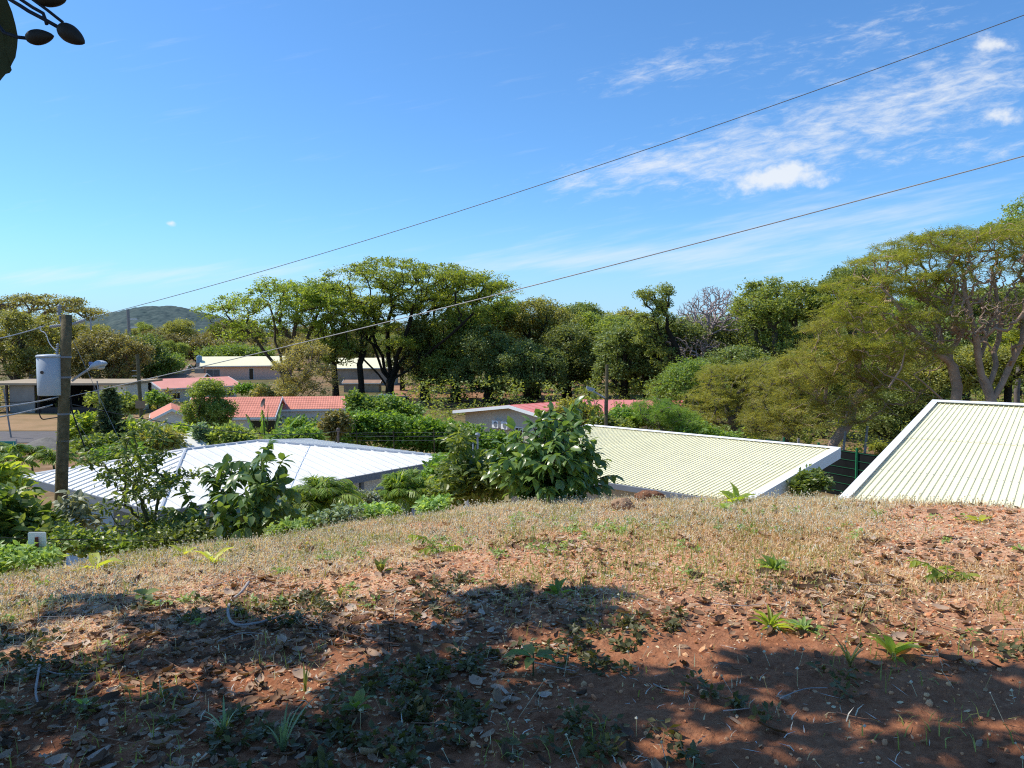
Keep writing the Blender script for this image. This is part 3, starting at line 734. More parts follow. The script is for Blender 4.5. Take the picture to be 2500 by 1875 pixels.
MB().lathe(c0, [(.0, 0), (.18, .02), (.33, .09), (.36, .12), (.33, .10), (.18, .03), (0, .012)], 18, [-.75, -.6, .35]).build('reflector', M['frame_dark'], dsh)
MB().tube([c0+[.02, .02, 0], P(645, 998, 60)], .03, 6).build('mount', M['frame_dark'], dsh)
# --- peach building
g1 = P(488, 894, 140)[:2]; pu = np.array([1., .34])
hF, winF, roF, gf = gable('building', 'long peach block with white sheet roof at the back of the village', 'building', g1, pu, 15.0, 8, -3.1, -1.45, 'cream_roof', 'peach_wall', .7, 1, zb=-6.5)
winF('front', .3, -5.3, 2.4, 1.6, pane='glass_grey', mull=1); winF('front', 7.7, -5.7, .85, 2.1, mull=0); winF('front', 11.6, -4.0, 2.2, .75, frame='frame_dark')
fu, fv, fq, fc, fr0, fr1 = gf
MB().box(a3(fq[0]-fu*1.6-fv*1.0, -6.5), a3(fu, 0)*1.55, a3(fv, 0)*7.5, Zv*2.9).build('annex', M['block_wall'], hF)
MB().box(a3(fq[0]-fu*.2-fv*2.0, -6.5), a3(fu, 0)*16, a3(fv, 0)*.25, Zv*.95).build('terrace_wall', M['block_wall'], hF)
tkp = a3(fq[0]-fu*.9+fv*1.5, -2.6)
wt = thing('water_tank', 'small blue water tank on the left end of the white roof', 'tank', tkp)
MB().lathe(tkp, [(.45, 0), (.5, .1), (.5, 1.1), (.42, 1.3), (.15, 1.4), (0, 1.42)], 14).build('tank_body', mat_plain('tank_blue', (.22, .38, .5), .5, .1, 1), wt)
MB().cbox(tkp-Zv*.52, .9, .9, 1.0).build('stand', M['block_wall'], wt)
MB().lathe(tkp+Zv*1.42, [(.16, 0), (.16, .1), (0, .12)], 10).build('lid', M['frame_dark'], wt)
# shed with rusty roof, left of the peach building, and low roofs in front of it
h1, _, _, _ = gable('shed', 'rusty tin roof shed left of the peach building', 'shed', P(388, 905, 150)[:2], (1, .1), 5.0, 5, -4.2, -3.2, 'rust_roof', 'block_wall', .3, 1, zb=-6.5)
h2, _, _, _ = gable('shed', 'low grey tin roof lean-to between the pink and peach houses', 'shed', P(385, 921, 118)[:2], (1, .12), 6.6, 5, -4.25, -3.6, 'rust_roof', 'block_wall', .3, 1, zb=-6.5)
h3, _, _, _ = gable('shed', 'pale wall building with cream roof behind the thin tree trunks', 'building', P(800, 893, 128)[:2], (1, .05), 11.5, 7, -3.0, -1.4, 'cream_roof', 'block_wall', .5, 1, zb=-6.5)
h4, _, _, _ = gable('shed', 'low white wall yard building left of the umbrella tree trunk', 'building', P(835, 930, 112)[:2], (1, .02), 5.5, 3, -4.6, -4.2, 'rust_roof', 'block_wall', .2, 1, zb=-6.5)
# --- house D with AC units
ze = -4.0; Lc, Rc = PZ(1107, 1003, ze), PZ(1409, 1041, ze)
du = unit(np.array([11., 8.9]))
hD, winD, roD, gD = gable('house', 'beige gable house with salmon red sheet roof behind the green hedge', 'house', Rc[:2], du, 4.6, np.linalg.norm((Lc-Rc)[:2]), ze, -3.1, 'red_roof', 'cream_wall', .7, 1, zb=-6.6, style='seam', trim=.2)
du_, dv_, dq, dc, _, _ = gD
winD('gable', 6.3, -5.7, .9, 1.0)
for k, s in enumerate((3.9, 5.0)):
    p = a3(dq[3]-dv_*s, -4.95); r = thing('air_conditioner', ['white air conditioner unit, the farther of two on the beige gable wall', 'white air conditioner unit, nearer the dark window on the beige gable wall'][k], 'air conditioner', p)
    r['group'] = 'air conditioners on the beige wall'
    MB().box(p-a3(du_, 0)*.33, a3(du_, 0)*.3, -a3(dv_, 0)*.75, Zv*.55).build('casing', M['white_trim'], r)
    MB().lathe(p-a3(du_, 0)*.335-a3(dv_, 0)*.45+Zv*.28, [(.0, 0), (.21, 0), (.21, .02), (.0, .022)], 16, -a3(du_, 0)).build('fan_grille', M['fascia'], r)
    MB().box(p-a3(du_, 0)*.3-Zv*.06, a3(du_, 0)*.3, -a3(dv_, 0)*.7, Zv*.05).build('bracket', M['grey_metal'], r)
hE, _, _, _ = gable('house', 'pink roofed house half hidden by shrubs behind the lamp pole', 'house', P(1400, 1030, 58)[:2], (1, -.1), 8.5, 7, -4.35, -3.1, 'red_roof', 'cream_wall', .5, 1, zb=-6.6, style='seam')
# --- dark open building in the left yard
gb = P(-60, 942, 82); ob = thing('open_building', 'long dark open-fronted building with tan roof edge across the left yard', 'building', gpt(100, 84))
w0 = gpt(-80, 80)[:2]; wu = np.array([1., 0.]); wl_ = 15.6
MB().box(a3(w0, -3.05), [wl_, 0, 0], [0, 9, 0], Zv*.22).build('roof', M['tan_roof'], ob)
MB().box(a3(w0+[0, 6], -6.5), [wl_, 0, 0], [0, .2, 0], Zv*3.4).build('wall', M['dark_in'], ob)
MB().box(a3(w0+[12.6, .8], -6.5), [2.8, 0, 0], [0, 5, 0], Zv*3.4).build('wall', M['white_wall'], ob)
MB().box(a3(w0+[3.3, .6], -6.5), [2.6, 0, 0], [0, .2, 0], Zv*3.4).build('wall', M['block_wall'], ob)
for s in (.3, 3.0, 6.3, 9.5, 12.2): MB().box(a3(w0+[s, .4], -6.5), [.2, 0, 0], [0, .2, 0], Zv*3.43).build('post', M['frame_dark'], ob)
MB().box(a3(w0+[6.2, .5], -6.5), [6, 0, 0], [0, .12, 0], Zv*1.1).build('railing', M['frame_dark'], ob)
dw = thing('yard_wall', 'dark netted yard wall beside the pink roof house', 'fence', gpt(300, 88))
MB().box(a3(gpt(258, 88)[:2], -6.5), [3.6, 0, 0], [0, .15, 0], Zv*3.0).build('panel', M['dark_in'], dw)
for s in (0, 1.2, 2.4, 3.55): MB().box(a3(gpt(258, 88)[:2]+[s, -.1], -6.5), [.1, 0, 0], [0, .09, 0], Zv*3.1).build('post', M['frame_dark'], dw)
# rubble / leaf piles and dark wall under the umbrella tree
bw = thing('retaining_wall', 'dark low block wall in front of the umbrella tree trunk', 'wall', gpt(900, 84))
MB().box(a3(gpt(830, 86)[:2], -6.4), [7.5, -.5, 0], [0, .25, 0], Zv*1.7).build('wall', M['bark_dark'], bw)
MB().box(a3(gpt(830, 86)[:2]-[.02, .04], -4.7), [7.55, -.5, 0], [0, .33, 0], Zv*.1).build('coping', M['block_wall'], bw)
bt = thing('barrel', 'blue plastic barrel at the foot of the umbrella tree', 'barrel', gpt(938, 80))
b0 = gpt(938, 80); b0[2] = -6.0
MB().lathe(b0, [(.72, 0), (.8, .25), (.83, 1.0), (.8, 1.75), (.72, 2.0), (.0, 2.02)], 18).build('body', mat_plain('barrel_blue', (.13, .2, .38), .4, .2, 1, .4), bt, True)
MB().lathe(b0+Zv*2.02, [(.3, 0), (.3, .08), (0, .09)], 12).build('lid', M['frame_dark'], bt)
# green tarp fence and posts on the left edge
M['tarp'] = mat_plain('tarp', (.035, .30, .26), .6, .25, 2, .3)
tp = thing('tarp_fence', 'turquoise tarpaulin screen at the left edge by the road', 'fence', gpt(-20, 50))
MB().box(a3(gpt(-60, 50)[:2], -6.2), [2.15, 0, 0], [0, .04, 0], Zv*1.25).build('sheet', M['tarp'], tp)
for s in (.3, 2.12): MB().box(a3(gpt(-60, 50)[:2]+[s, -.07], -6.2), [.06, 0, 0], [0, .06, 0], Zv*1.4).build('post', M['grey_metal'], tp)
M['wood_pole'] = mat_plain('wood_pole', (.20, .165, .10), .9, .5, 9, .1, bump=.7, c2=(.09, .08, .045))
M['conc_pole'] = mat_plain('conc_pole', (.32, .31, .29), .8, .25, 4, .2)
def simple_pole(name, label, px, ytop, Y, r, mat='conc_pole', group=None):
    b = gpt(px, Y); t = P(px, ytop, Y); rt = thing(name, label, 'pole', b, group)
    MB().tube([b-Zv*.3, t], [r*1.15, r], 10).build('shaft', M[mat], rt); return rt, b, t
for px, yt, Y, lb in ((237, 930, 66, 'thin white fence post beside the sand heap'), (9, 950, 60, 'thin white fence post above the turquoise screen')):
    simple_pole('fence_post', lb, px, yt, Y, .055, 'conc_pole', 'white posts along the yard')
# ================================================================== POLES AND WIRES
PY = 15.0
pb_, pt_ = P(147, 1290, PY), P(163, 768, PY)
base = pb_+(pb_-pt_)/np.linalg.norm(pb_-pt_)*4; base[2] = max(base[2], gz(base[0], base[1])-.4)
up_ = thing('utility_pole', 'weathered wooden utility pole with transformer and street lamp at the left', 'utility pole', a3(base[:2], gz(*base[:2])))
def pp(py): t = (py-768)/(1290-768); return pt_+(pb_-pt_)*t
MB().tube([base, pp(1290), pp(1000), pp(860), pt_], [.128, .118, .105, .097, .092], 20).build('shaft', M['wood_pole'], up_, True)
M['tank_grey'] = mat_plain('tank_grey', (.44, .49, .54), .45, .08, 3, .4)
tc = P(125, 965, PY-.05); th_ = S(92, PY); r_ = S(29, PY)
tk = MB().lathe(tc, [(r_*.97, 0), (r_, .015), (r_, th_), (r_*.96, th_+.005)], 32).build('transformer', M['tank_grey'], up_, True)
MB().lathe(tc+Zv*th_, [(r_*1.05, .006), (r_*1.06, .035), (r_*.9, .055), (r_*.3, .065), (0, .066)], 32).build('lid', M['tank_grey'], tk, True)
def insul(p, ax, L, r, n, name, par, mat='grey_metal'):
    pr = [(r*.4, 0)]
    for i in range(n):
        z = L*(i+.15)/n; pr += [(r, z), (r*1.02, z+L*.3/n), (r*.5, z+L*.55/n), (r*.5, z+L*.85/n)]
    pr += [(r*.45, L), (.001, L)]
    return MB().lathe(p, pr, 14, ax).build(name, M[mat], par, True)
insul(P(139, 868, PY-.05), [.12, 0, 1], S(30, PY), .032, 6, 'bushing', tk)
MB().lathe(tc+np.array([-.02, -r_, th_*.62]), [(.0, 0), (.03, 0), (.03, .02), (0, .021)], 10, [0, -1, 0]).build('plate', M['frame_dark'], tk)
for py in (884, 918):
    MB().cbox(P(152, py, PY-.03), .10, .12, .05).build('bracket', M['frame_dark'], tk)
insul(P(145, 770, PY), [0, 0, 1], S(26, PY), .045, 5, 'arrester', up_)
MB().tube([P(146, 772, PY), P(151, 790, PY), P(157, 792, PY)], .022, 6).build('arrester_bracket', M['grey_metal'], up_)
insul(P(177, 791, PY), [.95, .05, .32], S(32, PY), .032, 6, 'insulator', up_)
insul(P(151, 794, PY), [-1, 0, -.12], S(30, PY), .032, 6, 'insulator', up_)
MB().tube([P(221, 777, PY), P(222, 806, PY)], .018, 6).build('jumper_clamp', M['grey_metal'], up_)
for py in (870, 919, 1008, 1073):
    MB().lathe(pp(py)-Zv*.02, [(.106, 0), (.108, .0), (.108, .035), (.1, .036)], 18).build('strap', M['fascia'], up_)
MB().tube([P(176, 930, PY), P(200, 912, PY), P(222, 899, PY)], [.022, .022, .026], 8).build('lamp_arm', M['grey_metal'], up_)
la = norm(P(266, 885, PY-.1)-P(218, 900, PY)); L0 = P(218, 900, PY)
lh = MB(); ks = np.linspace(0, 1, 12)
pts = L0[None]+la[None]*ks[:, None]*S(52, PY)
V = []
nt_ = norm(np.cross(la, [0, 0, 1.])); ut_ = np.cross(nt_, la)
for i, t in enumerate(ks):
    wd = (.035+.085*math.sin(math.pi*min(1, t*1.02)**1.2)) if 0 < i < 11 else .02
    for a in np.linspace(0, 2*math.pi, 14, endpoint=False):
        V.append(pts[i]+nt_*math.cos(a)*wd+ut_*math.sin(a)*wd*(.85 if math.sin(a) > 0 else .45))
j = np.arange(14); Q = np.vstack([np.stack([i*14+j, i*14+(j+1) % 14, (i+1)*14+(j+1) % 14, (i+1)*14+j], 1) for i in range(11)])
lh.add(V, [Q, [list(range(14))[::-1]], [list(range(154, 168))]]); lhh = lh.build('lamp_head', M['tank_grey'], up_, True)
MB().lathe(pts[7]-ut_*.045, [(.075, 0), (.06, .03), (0, .045)], 14, -ut_).build('lens', mat_plain('lens', (.5, .5, .47), .2, .1, 3, .5), lhh, True)
MB().cbox(pts[1]+Zv*.09, .05, .05, .06).build('photocell', mat_plain('photocell', (.12, .2, .5), .4, .1, 3, .5), lhh)
M['cable_black'] = mat_plain('cable_black', (.02, .02, .02), .6, .2, 5, .3)
M['cable_mid'] = mat_plain('cable_mid', (.14, .15, .17), .5, .2, 9, .5)
M['cable_guy'] = mat_plain('cable_guy', (.30, .30, .29), .6, .2, 9, .3)
M['cable_grey'] = mat_plain('cable_grey', (.40, .40, .40), .4, .2, 9, .5)
def sagline(a, b, sag, n=24):
    t = np.linspace(0, 1, n)[:, None]; p = a*(1-t)+b*t; p[:, 2] -= sag*4*(t*(1-t))[:, 0]; return p
def wire(name, label, a, b, r=.011, sag=.1, mat='cable_grey', cat='wire', group='overhead wires on the wooden pole', n=24):
    V, Q = tube(sagline(np.asarray(a), np.asarray(b), sag, n), r, 6)
    return props(mesh(name, V, [Q], M[mat], None, True), label, cat, group)
def wire3(name, label, a, mpx, e, r, mat, ext):
    """sagging span fixed by its pole end, one point along it and the point where it passes out of view"""
    a, e = np.asarray(a), np.asarray(e); tm = (0-a[0])/(e[0]-a[0]); zm = P(mpx[0], mpx[1], a[1]+(e[1]-a[1])*tm)[2]
    A_ = np.array([[tm*tm, tm], [1, 1]]); q = np.linalg.solve(A_, [zm-a[2], e[2]-a[2]]); t = np.linspace(0, ext, 40)
    p = a[None]+(e-a)[None]*t[:, None]; p[:, 2] = a[2]+q[0]*t*t+q[1]*t
    V, Q = tube(p, r, 6); return props(mesh(name, V, [Q], M[mat], None, True), label, 'wire', 'overhead wires on the wooden pole')
wire3('power_line', 'upper overhead wire climbing from the pole top to the top right corner', P(218, 777, PY), (1250, 474), P(2500, 37, 9.6), .0054, 'cable_mid', 2.2)
wire3('power_line', 'lower overhead cable climbing from mid pole to the right edge', P(170, 968, PY), (1250, 710), P(2500, 381, 9.1), .0075, 'cable_grey', 2.0)
wire('power_line', 'wire from the pole top running off the left edge', P(108, 796, PY), P(-150, 850, 11), .009, .05, 'cable_grey')
wire('power_line', 'upper of the two thick cables leaving the pole to the left', P(150, 967, PY), P(-120, 1001, 12), .014, .06)
wire('power_line', 'lower of the two thick cables leaving the pole to the left', P(128, 988, PY), P(-120, 1032, 12), .013, .05)
wire('power_line', 'thin cable passing behind the transformer to the left', P(150, 975, PY), P(-120, 982, 13), .007, .03, 'cable_black')
wire('service_drop', 'thin black cable dropping from the pole to the service mast', P(165, 985, PY), mp+Zv*.6, .010, .35, 'cable_black')
wire('service_drop', 'thin wire from the far lamp pole to the white roof mast', mp+Zv*.55, P(1110, 1065, 36), .012, .1, 'cable_black')
V, Q = tube(np.array([P(826, 1062, 33.4), P(818, 1090, 33.2), P(812, 1120, 32.6), P(811, 1150, 31.8)])-[0, .25, 0], .014, 5)
props(mesh('cable', V, [Q], M['cable_black'], None, True), 'loose black cable hanging from the mast over the white roof', 'cable')
an = hit(548, 1318)
wire('guy_wire', 'steel guy wire from the pole top down to the grass', P(178, 830, PY), an, .0042, .03, 'cable_guy', group='guy wires of the wooden pole')
wire('guy_wire', 'lower steel guy wire from mid pole down to the grass', P(172, 1003, PY), an+[.12, .1, 0], .0038, .05, 'cable_guy', group='guy wires of the wooden pole')
def curl(name, label, pts, r, mat):
    pts = np.array(pts); 
    for _ in range(3):
        q = np.empty((len(pts)*2-2, 3)); q[0::2] = .75*pts[:-1]+.25*pts[1:]; q[1::2] = .25*pts[:-1]+.75*pts[1:]; pts = np.vstack([pts[:1], q, pts[-1:]])
    V, Q = tube(pts, r, 6); return props(mesh(name, V, [Q], M[mat], None, True), label, 'cable')
curl('cable', 'white jumper lead looping from the line to the bushing', [P(98, 795, PY), P(98, 808, PY), P(112, 812, PY), P(120, 840, PY), P(138, 857, PY)], .009, 'white_trim')
curl('cable', 'black lead hanging from the transformer in a loop', [P(92, 876, PY), P(90, 940, PY), P(94, 1000, PY), P(100, 1025, PY), P(118, 1022, PY), P(146, 1018, PY)], .012, 'cable_black')
curl('cable', 'black cable drooping from the pole down into the shrubs', [P(172, 970, PY), P(176, 1005, PY), P(190, 1045, PY), P(210, 1100, PY), P(225, 1150, PY)], .014, 'cable_black')
# far lamp pole
r1, b1, t1 = simple_pole('street_lamp', 'grey lamp pole with arm to the left behind the cream roof', 1482, 890, 44, .095, 'wood_pole')
MB().tube([P(1478, 972, 44), P(1450, 956, 44), P(1434, 951, 44)], [.05, .05, .05], 6).build('lamp_arm', M['grey_metal'], r1)
MB().box(P(1452, 955, 44), P(1432, 949, 44)-P(1452, 955, 44), [0, .25, .0], [.02, 0, .14]).build('lamp_head', M['grey_metal'], r1)
r2, b2, t2 = simple_pole('power_pole', 'slim wooden pole with brown board in front of the pink roof house', 335, 865, 57, .13, 'wood_pole')
MB().cbox(P(342, 988, 56.8), .68, .06, .55).build('board', mat_plain('board', (.33, .22, .14), .8, .2, 2), r2)
for py in (905, 918): MB().cbox(P(329, py, 57), .4, .08, .05).build('crossarm', M['grey_metal'], r2)
r3, b3, t3 = simple_pole('power_pole', 'distant power pole with short crossarms against the blue hill', 312, 755, 150, .3)
for py in (779, 799): MB().cbox(P(325, py, 150), 1.6, .15, .2).build('crossarm', M['white_trim'], r3)
# black netting fence between the cream roofs
fy = 37.0
fn = thing('mesh_fence', 'dark green mesh fence with black shade net between the cream roofs', 'fence', gpt(2090, fy))
fa = gpt(1880, fy+5)[:2]; fb_ = gpt(2330, fy-4)[:2]; fd = fb_-fa
M['net'] = mat_plain('shade_net', (.017, .02, .02), .9, .5, 1.2, .1)
M['green_post'] = mat_plain('green_post', (.02, .22, .09), .5, .2, 4, .4)
MB().box(a3(fa+[0, .05], -6.2), a3(fd, 0), [0, .03, 0], Zv*2.45).build('netting', M['net'], fn)
for s in (.12, .34, .56, .78):
    MB().cbox(a3(fa+fd*s-[0, .06], -4.9), .09, .09, 2.7).build('post', M['green_post'], fn)
rl = MB()
for z in (-3.8, -4.2, -4.6, -5.0, -5.4, -5.8): rl.box(a3(fa-[0, .02], z), a3(fd, 0), [0, .014, 0], Zv*.014)
rl.build('wire', M['green_post'], fn)
for px, yt in ((2064, 1053), (2118, 1040), (1950, 1070)):
    simple_pole('fence_post', {2064: 'pale steel post leaning behind the net fence', 2118: 'thin steel post in the dark gap', 1950: 'short steel post behind the cream roof ridge'}[px], px, yt, 40, .06, 'conc_pole')
# barbed wire fence on the brown clearing
for px, Y in ((1059, 46), (960, 46), (870, 46)):
    simple_pole('fence_post', {1059: 'dark thin fence post at the hedge end of the clearing', 960: 'dark thin fence post midway along the clearing', 870: 'dark thin fence post nearest the service mast'}[px], px, 1050 if px == 1059 else 1052, Y, .028, 'bark')
for z, t in ((1057, 'top'), (1066, 'middle'), (1076, 'bottom')):
    wire('fence_wire', t+' strand of the wire fence across the brown clearing', P(800, z, 46), P(1215, z-3, 46), (.008), .02, 'cable_mid', 'wire', 'wire fence strands', 6)
# ================================================================== TREES
def B(l, Y, dy=None): return [(*blob(*b[:4], Y, dy, 0), b[4] if len(b) > 4 else 1.) for b in l]
# --- the great umbrella tree
tb = gpt(955, 95)
tree('umbrella_tree', 'biggest spreading flat-topped tree with thick dark forked trunk in the middle', 'tree', tb,
     B([(880, 700, 100, 48), (960, 668, 90, 36), (850, 760, 80, 32), (1000, 735, 100, 30), (1110, 715, 100, 40), (925, 800, 60, 20), (1040, 690, 120, 50), (1140, 700, 110, 42), (1215, 712, 52, 24), (815, 730, 50, 34), (1080, 750, 120, 30), (930, 750, 90, 25), (985, 845, 50, 22), (1180, 760, 70, 30)], 95, 8),
     'lf_umb', 'bark_dark', 950, 72, 1.0, .25, [tb, P(951, 955, 95), P(953, 930, 95)], 11, rtip=.026, power=.44, flat=.30, up=1.0, bf=.22, segs=4, jit=.14, lift=-.04,
     limbs=[(2, [P(925, 880, 94), P(878, 815, 92), P(830, 765, 90)]), (2, [P(934, 868, 95), P(905, 800, 93), P(878, 738, 91)]), (2, [P(948, 868, 96), P(946, 790, 97), P(955, 715, 98)]), (2, [P(970, 868, 94), P(1000, 790, 92), P(1030, 718, 90)]),
            (2, [P(978, 888, 95), P(1030, 818, 97), P(1092, 760, 99), P(1145, 725, 100)]), (1, [P(995, 905, 94), P(1060, 850, 91), P(1130, 790, 89), P(1192, 742, 88)]), (1, [P(925, 915, 96), P(870, 860, 98), P(840, 800, 100)])])
# companion limbs left
tb = gpt(700, 88)
tree('spreading_tree', 'open leaning tree with forked limbs left of the umbrella tree, above the peach building', 'tree', tb,
     B([(555, 768, 42, 22), (600, 745, 50, 30), (660, 730, 60, 42), (720, 735, 60, 45), (770, 760, 50, 45), (640, 800, 55, 30), (560, 810, 30, 20), (740, 810, 50, 35), (790, 715, 40, 35), (770, 735, 60, 36), (820, 755, 50, 36)], 88, 6),
     'lf_umb', 'bark', 420, 62, .85, .25, [tb, P(698, 950, 88), P(694, 920, 88)], 12, rtip=.026, power=.44, flat=.42, up=.8, bf=.25, segs=4, jit=.15, lift=-.02,
     limbs=[(2, [P(650, 865, 88), P(600, 805, 87), P(552, 768, 86)]), (2, [P(684, 865, 88), P(672, 800, 89), P(655, 738, 90)]), (2, [P(704, 865, 88), P(722, 790, 87), P(730, 738, 86)]), (1, [P(728, 870, 88), P(758, 805, 90), P(778, 760, 91)])])
for i, (px, bl, lb) in enumerate([(815, [(800, 800, 45, 40), (835, 850, 35, 35), (790, 860, 30, 30)], 'thin dark tree standing second left of the umbrella tree trunk'),
                                  (878, [(868, 820, 50, 45), (890, 780, 40, 30), (850, 860, 30, 25)], 'thin dark forked tree just left of the umbrella tree trunk')]):
    tb = gpt(px, 93)
    tree('slender_tree', lb, 'tree', tb, B(bl, 93, 3), 'lf_mid', 'bark_dark', 110, 60, .75, .25, [tb, P(px+4, 935, 93), P(px, 890, 93)], 20+i, rtip=.05, flat=.6)
tb = gpt(712, 76)
tree('young_tree', 'pale olive loose young tree beside the right end of the peach building', 'tree', tb,
     B([(745, 865, 50, 40), (722, 900, 34, 40), (785, 920, 40, 45), (730, 950, 50, 35), (705, 960, 30, 25)], 76, 2.5), 'lf_pale', 'bark_grey', 190, 75, .6, .17, [tb, P(714, 990, 76), P(722, 950, 76)], 31, flat=.8, rtip=.022)
tb = gpt(508, 49)
tree('round_tree', 'dark rounded small tree in front of the red tile roof', 'tree', tb,
     B([(505, 962, 34, 28), (478, 1002, 26, 22), (534, 1002, 28, 24), (505, 1028, 48, 24), (518, 944, 18, 12)], 49, 1.4), 'lf_mid', 'bark', 280, 80, .36, .125, [tb, P(508, 1060, 49), P(508, 1010, 49)], 32, flat=.8, rtip=.015)
# --- left group
tb = gpt(70, 125)
tree('airy_tree', 'tall airy flat-crowned tree on the far left skyline', 'tree', tb, B([(30, 745, 60, 28), (110, 740, 70, 22), (180, 765, 35, 18), (-30, 760, 50, 30)], 125, 8), 'lf_left', 'bark_grey', 300, 46, 1.05, .30, [tb, P(75, 880, 125), P(78, 830, 125)], 41, flat=.4, up=.9, rtip=.05, lift=-.03)
for i, (c, bl, lf, Y, lb, k) in enumerate([
    ((30, 0), [(20, 800, 75, 40), (80, 840, 80, 50), (0, 880, 70, 45), (110, 890, 60, 40)], 'lf_olive', 104, 'dry olive tree behind the grey transformer', 300),
    ((150, 0), [(140, 800, 55, 28), (195, 820, 40, 25), (160, 850, 50, 40)], 'lf_left', 112, 'dull green tree right behind the top of the wooden pole', 160),
    ((265, 0), [(250, 850, 65, 42), (215, 880, 50, 40), (305, 870, 50, 42), (270, 905, 70, 30)], 'lf_brown', 102, 'broad brownish tree behind the street lamp head', 320),
    ((355, 0), [(335, 850, 36, 32), (365, 880, 38, 40), (345, 905, 45, 30)], 'lf_dark', 118, 'dark green bushy tree right of the brownish tree', 200),
    ((405, 0), [(405, 880, 26, 14), (400, 900, 34, 12), (425, 890, 22, 10)], 'lf_green', 122, 'small light green layered tree beside the dark one', 90),
    ((470, 0), [(440, 850, 50, 25), (500, 850, 50, 25), (550, 860, 50, 22)], 'lf_brown', 190, 'brown dry treetops above the white peach building roof', 170),
    ((560, 0), [(520, 865, 40, 12), (580, 862, 50, 14), (620, 868, 40, 12)], 'lf_green', 165, 'bright green broad trees just over the white roof', 130)]):
    tb = gpt(c[0], Y)
    tree('broad_tree', lb, 'tree', tb, B(bl, Y, 4.5), lf, 'bark', int(k*1.25), 70, .9*Y/100, .26*Y/100, None, 50+i, flat=.75, rtip=.04)
tb = gpt(255, 37)
# spiky dark conifer-like shrub
rng = np.random.default_rng(77); rt = thing('conifer', 'dark tiered conifer left of the white houses, behind the guy wire', 'tree', tb)
pz = P(255, 956, 37)[2]-tb[2]; V, Q = tube([tb, tb+Zv*pz], [.12, .02], 7); mesh('trunk', V, [Q], M['bark_dark'], rt)
cs, ds = [], []
for k in range(26):
    t = k/25; z = .25+t*(pz-.25); L = (1-t)**.8*1.05+.12
    for a in np.arange(0, 6.28, .75)+k*.6:
        for q in np.linspace(.15, 1, 6): cs.append(tb+[math.cos(a)*L*q, math.sin(a)*L*q, z+.22*q-.25*q*q]); ds.append([math.cos(a), math.sin(a), .1])
cs = np.repeat(np.array(cs), 5, 0); ds = np.repeat(np.array(ds), 5, 0)+rng.normal(size=(len(cs), 3))*.55
V, FL = inst(RHOMB[0], RHOMB[1], cs+rng.normal(size=cs.shape)*.05, axes(ds, np.abs(rdir(len(cs), rng))+[0, 0, .5]), rng.uniform(.16, .3, len(cs))); mesh('crown', V, FL, M['lf_conifer'], rt)
# --- central dark wood: individual trees
wood = [((1035, 0), [(1030, 830, 45, 55), (1050, 890, 45, 55), (1015, 880, 35, 40)], 'lf_dark', 97, 'dark leafy tree under the right limbs of the umbrella tree'),
        ((1110, 0), [(1105, 800, 60, 45), (1120, 860, 60, 60), (1085, 900, 45, 40)], 'lf_mid', 94, 'mid green tree close right of the umbrella tree trunk'),
        ((1195, 0), [(1190, 850, 60, 55), (1180, 910, 65, 45), (1215, 890, 40, 40)], 'lf_dark', 90, 'low dark tree in the middle of the wood edge'),
        ((1215, 1), [(1225, 770, 60, 35), (1190, 800, 50, 40)], 'lf_umb', 104, 'yellow-green crown between the umbrella tree and the domed tree'),
        ((1310, 0), [(1300, 765, 80, 32), (1350, 780, 55, 30), (1270, 810, 70, 45), (1340, 830, 60, 45)], 'lf_olive', 100, 'tall domed olive tree in the centre skyline'),
        ((1290, 1), [(1280, 880, 65, 45), (1330, 900, 55, 45), (1260, 930, 60, 35)], 'lf_dark', 88, 'dark tree below the domed olive tree'),
        ((1385, 0), [(1390, 840, 55, 50), (1370, 900, 55, 50), (1420, 890, 40, 45)], 'lf_dark', 93, 'shadowy tree right of the domed tree behind the lamp pole'),
        ((1445, 0), [(1430, 800, 45, 30), (1470, 830, 45, 50), (1440, 870, 50, 40)], 'lf_mid', 104, 'green tree left of the tall slender tree'),
        ((1530, 0), [(1510, 810, 45, 35), (1545, 850, 50, 45), (1500, 890, 45, 45), (1560, 910, 40, 40)], 'lf_mid', 90, 'bushy tree just behind the tall slender tree'),
        ((1425, 1), [(1420, 762, 25, 16), (1440, 775, 30, 14), (1390, 770, 25, 14)], 'lf_dark', 150, 'small dark treetops on the skyline dip'),
        ((1500, 1), [(1490, 785, 45, 14), (1540, 780, 40, 16)], 'lf_olive', 160, 'pale treetops farther back left of the tall slender tree')]
for i, (c, bl, lf, Y, lb) in enumerate(wood):
    tb = gpt(c[0], Y); cx = c[0]
    tree('wood_tree', lb, 'tree', tb, B(bl, Y, 4), lf, 'bark_dark', 330 if Y < 140 else 140, 80, .85*Y/95, .25*Y/95, None, 70+i, flat=.75, rtip=.05, droop=.15)
# --- right hand wood
tb = gpt(1668, 74)
tree('tall_slender_tree', 'tall slender tree with small bright crown rising above the skyline right of centre', 'tree', tb,
     B([(1575, 718, 22, 14), (1622, 712, 20, 16), (1600, 745, 36, 22), (1618, 775, 30, 22), (1570, 790, 28, 25), (1588, 830, 38, 30), (1610, 870, 34, 26), (1640, 905, 30, 22)], 74, 1.6), 'lf_mid', 'bark_dark', 200, 60, .45, .18,
     [tb, P(1664, 920, 74), P(1652, 850, 74), P(1628, 800, 74)], 91, rtip=.03, flat=.8)
tb = gpt(1745, 82)
tree('bare_tree', 'leafless grey-pink tree on the right skyline', 'tree', tb, B([(1730, 760, 80, 42), (1685, 795, 60, 40), (1785, 770, 60, 45), (1740, 722, 55, 26), (1660, 830, 45, 30)], 82, 4), None, 'bark_pink', 1500, 0, 0, 0, [tb, P(1745, 900, 82), P(1742, 850, 82)], 92, rtip=.021, power=.36, segs=2, bf=.3, jit=.10, lift=.06)
tb = gpt(1800, 86)
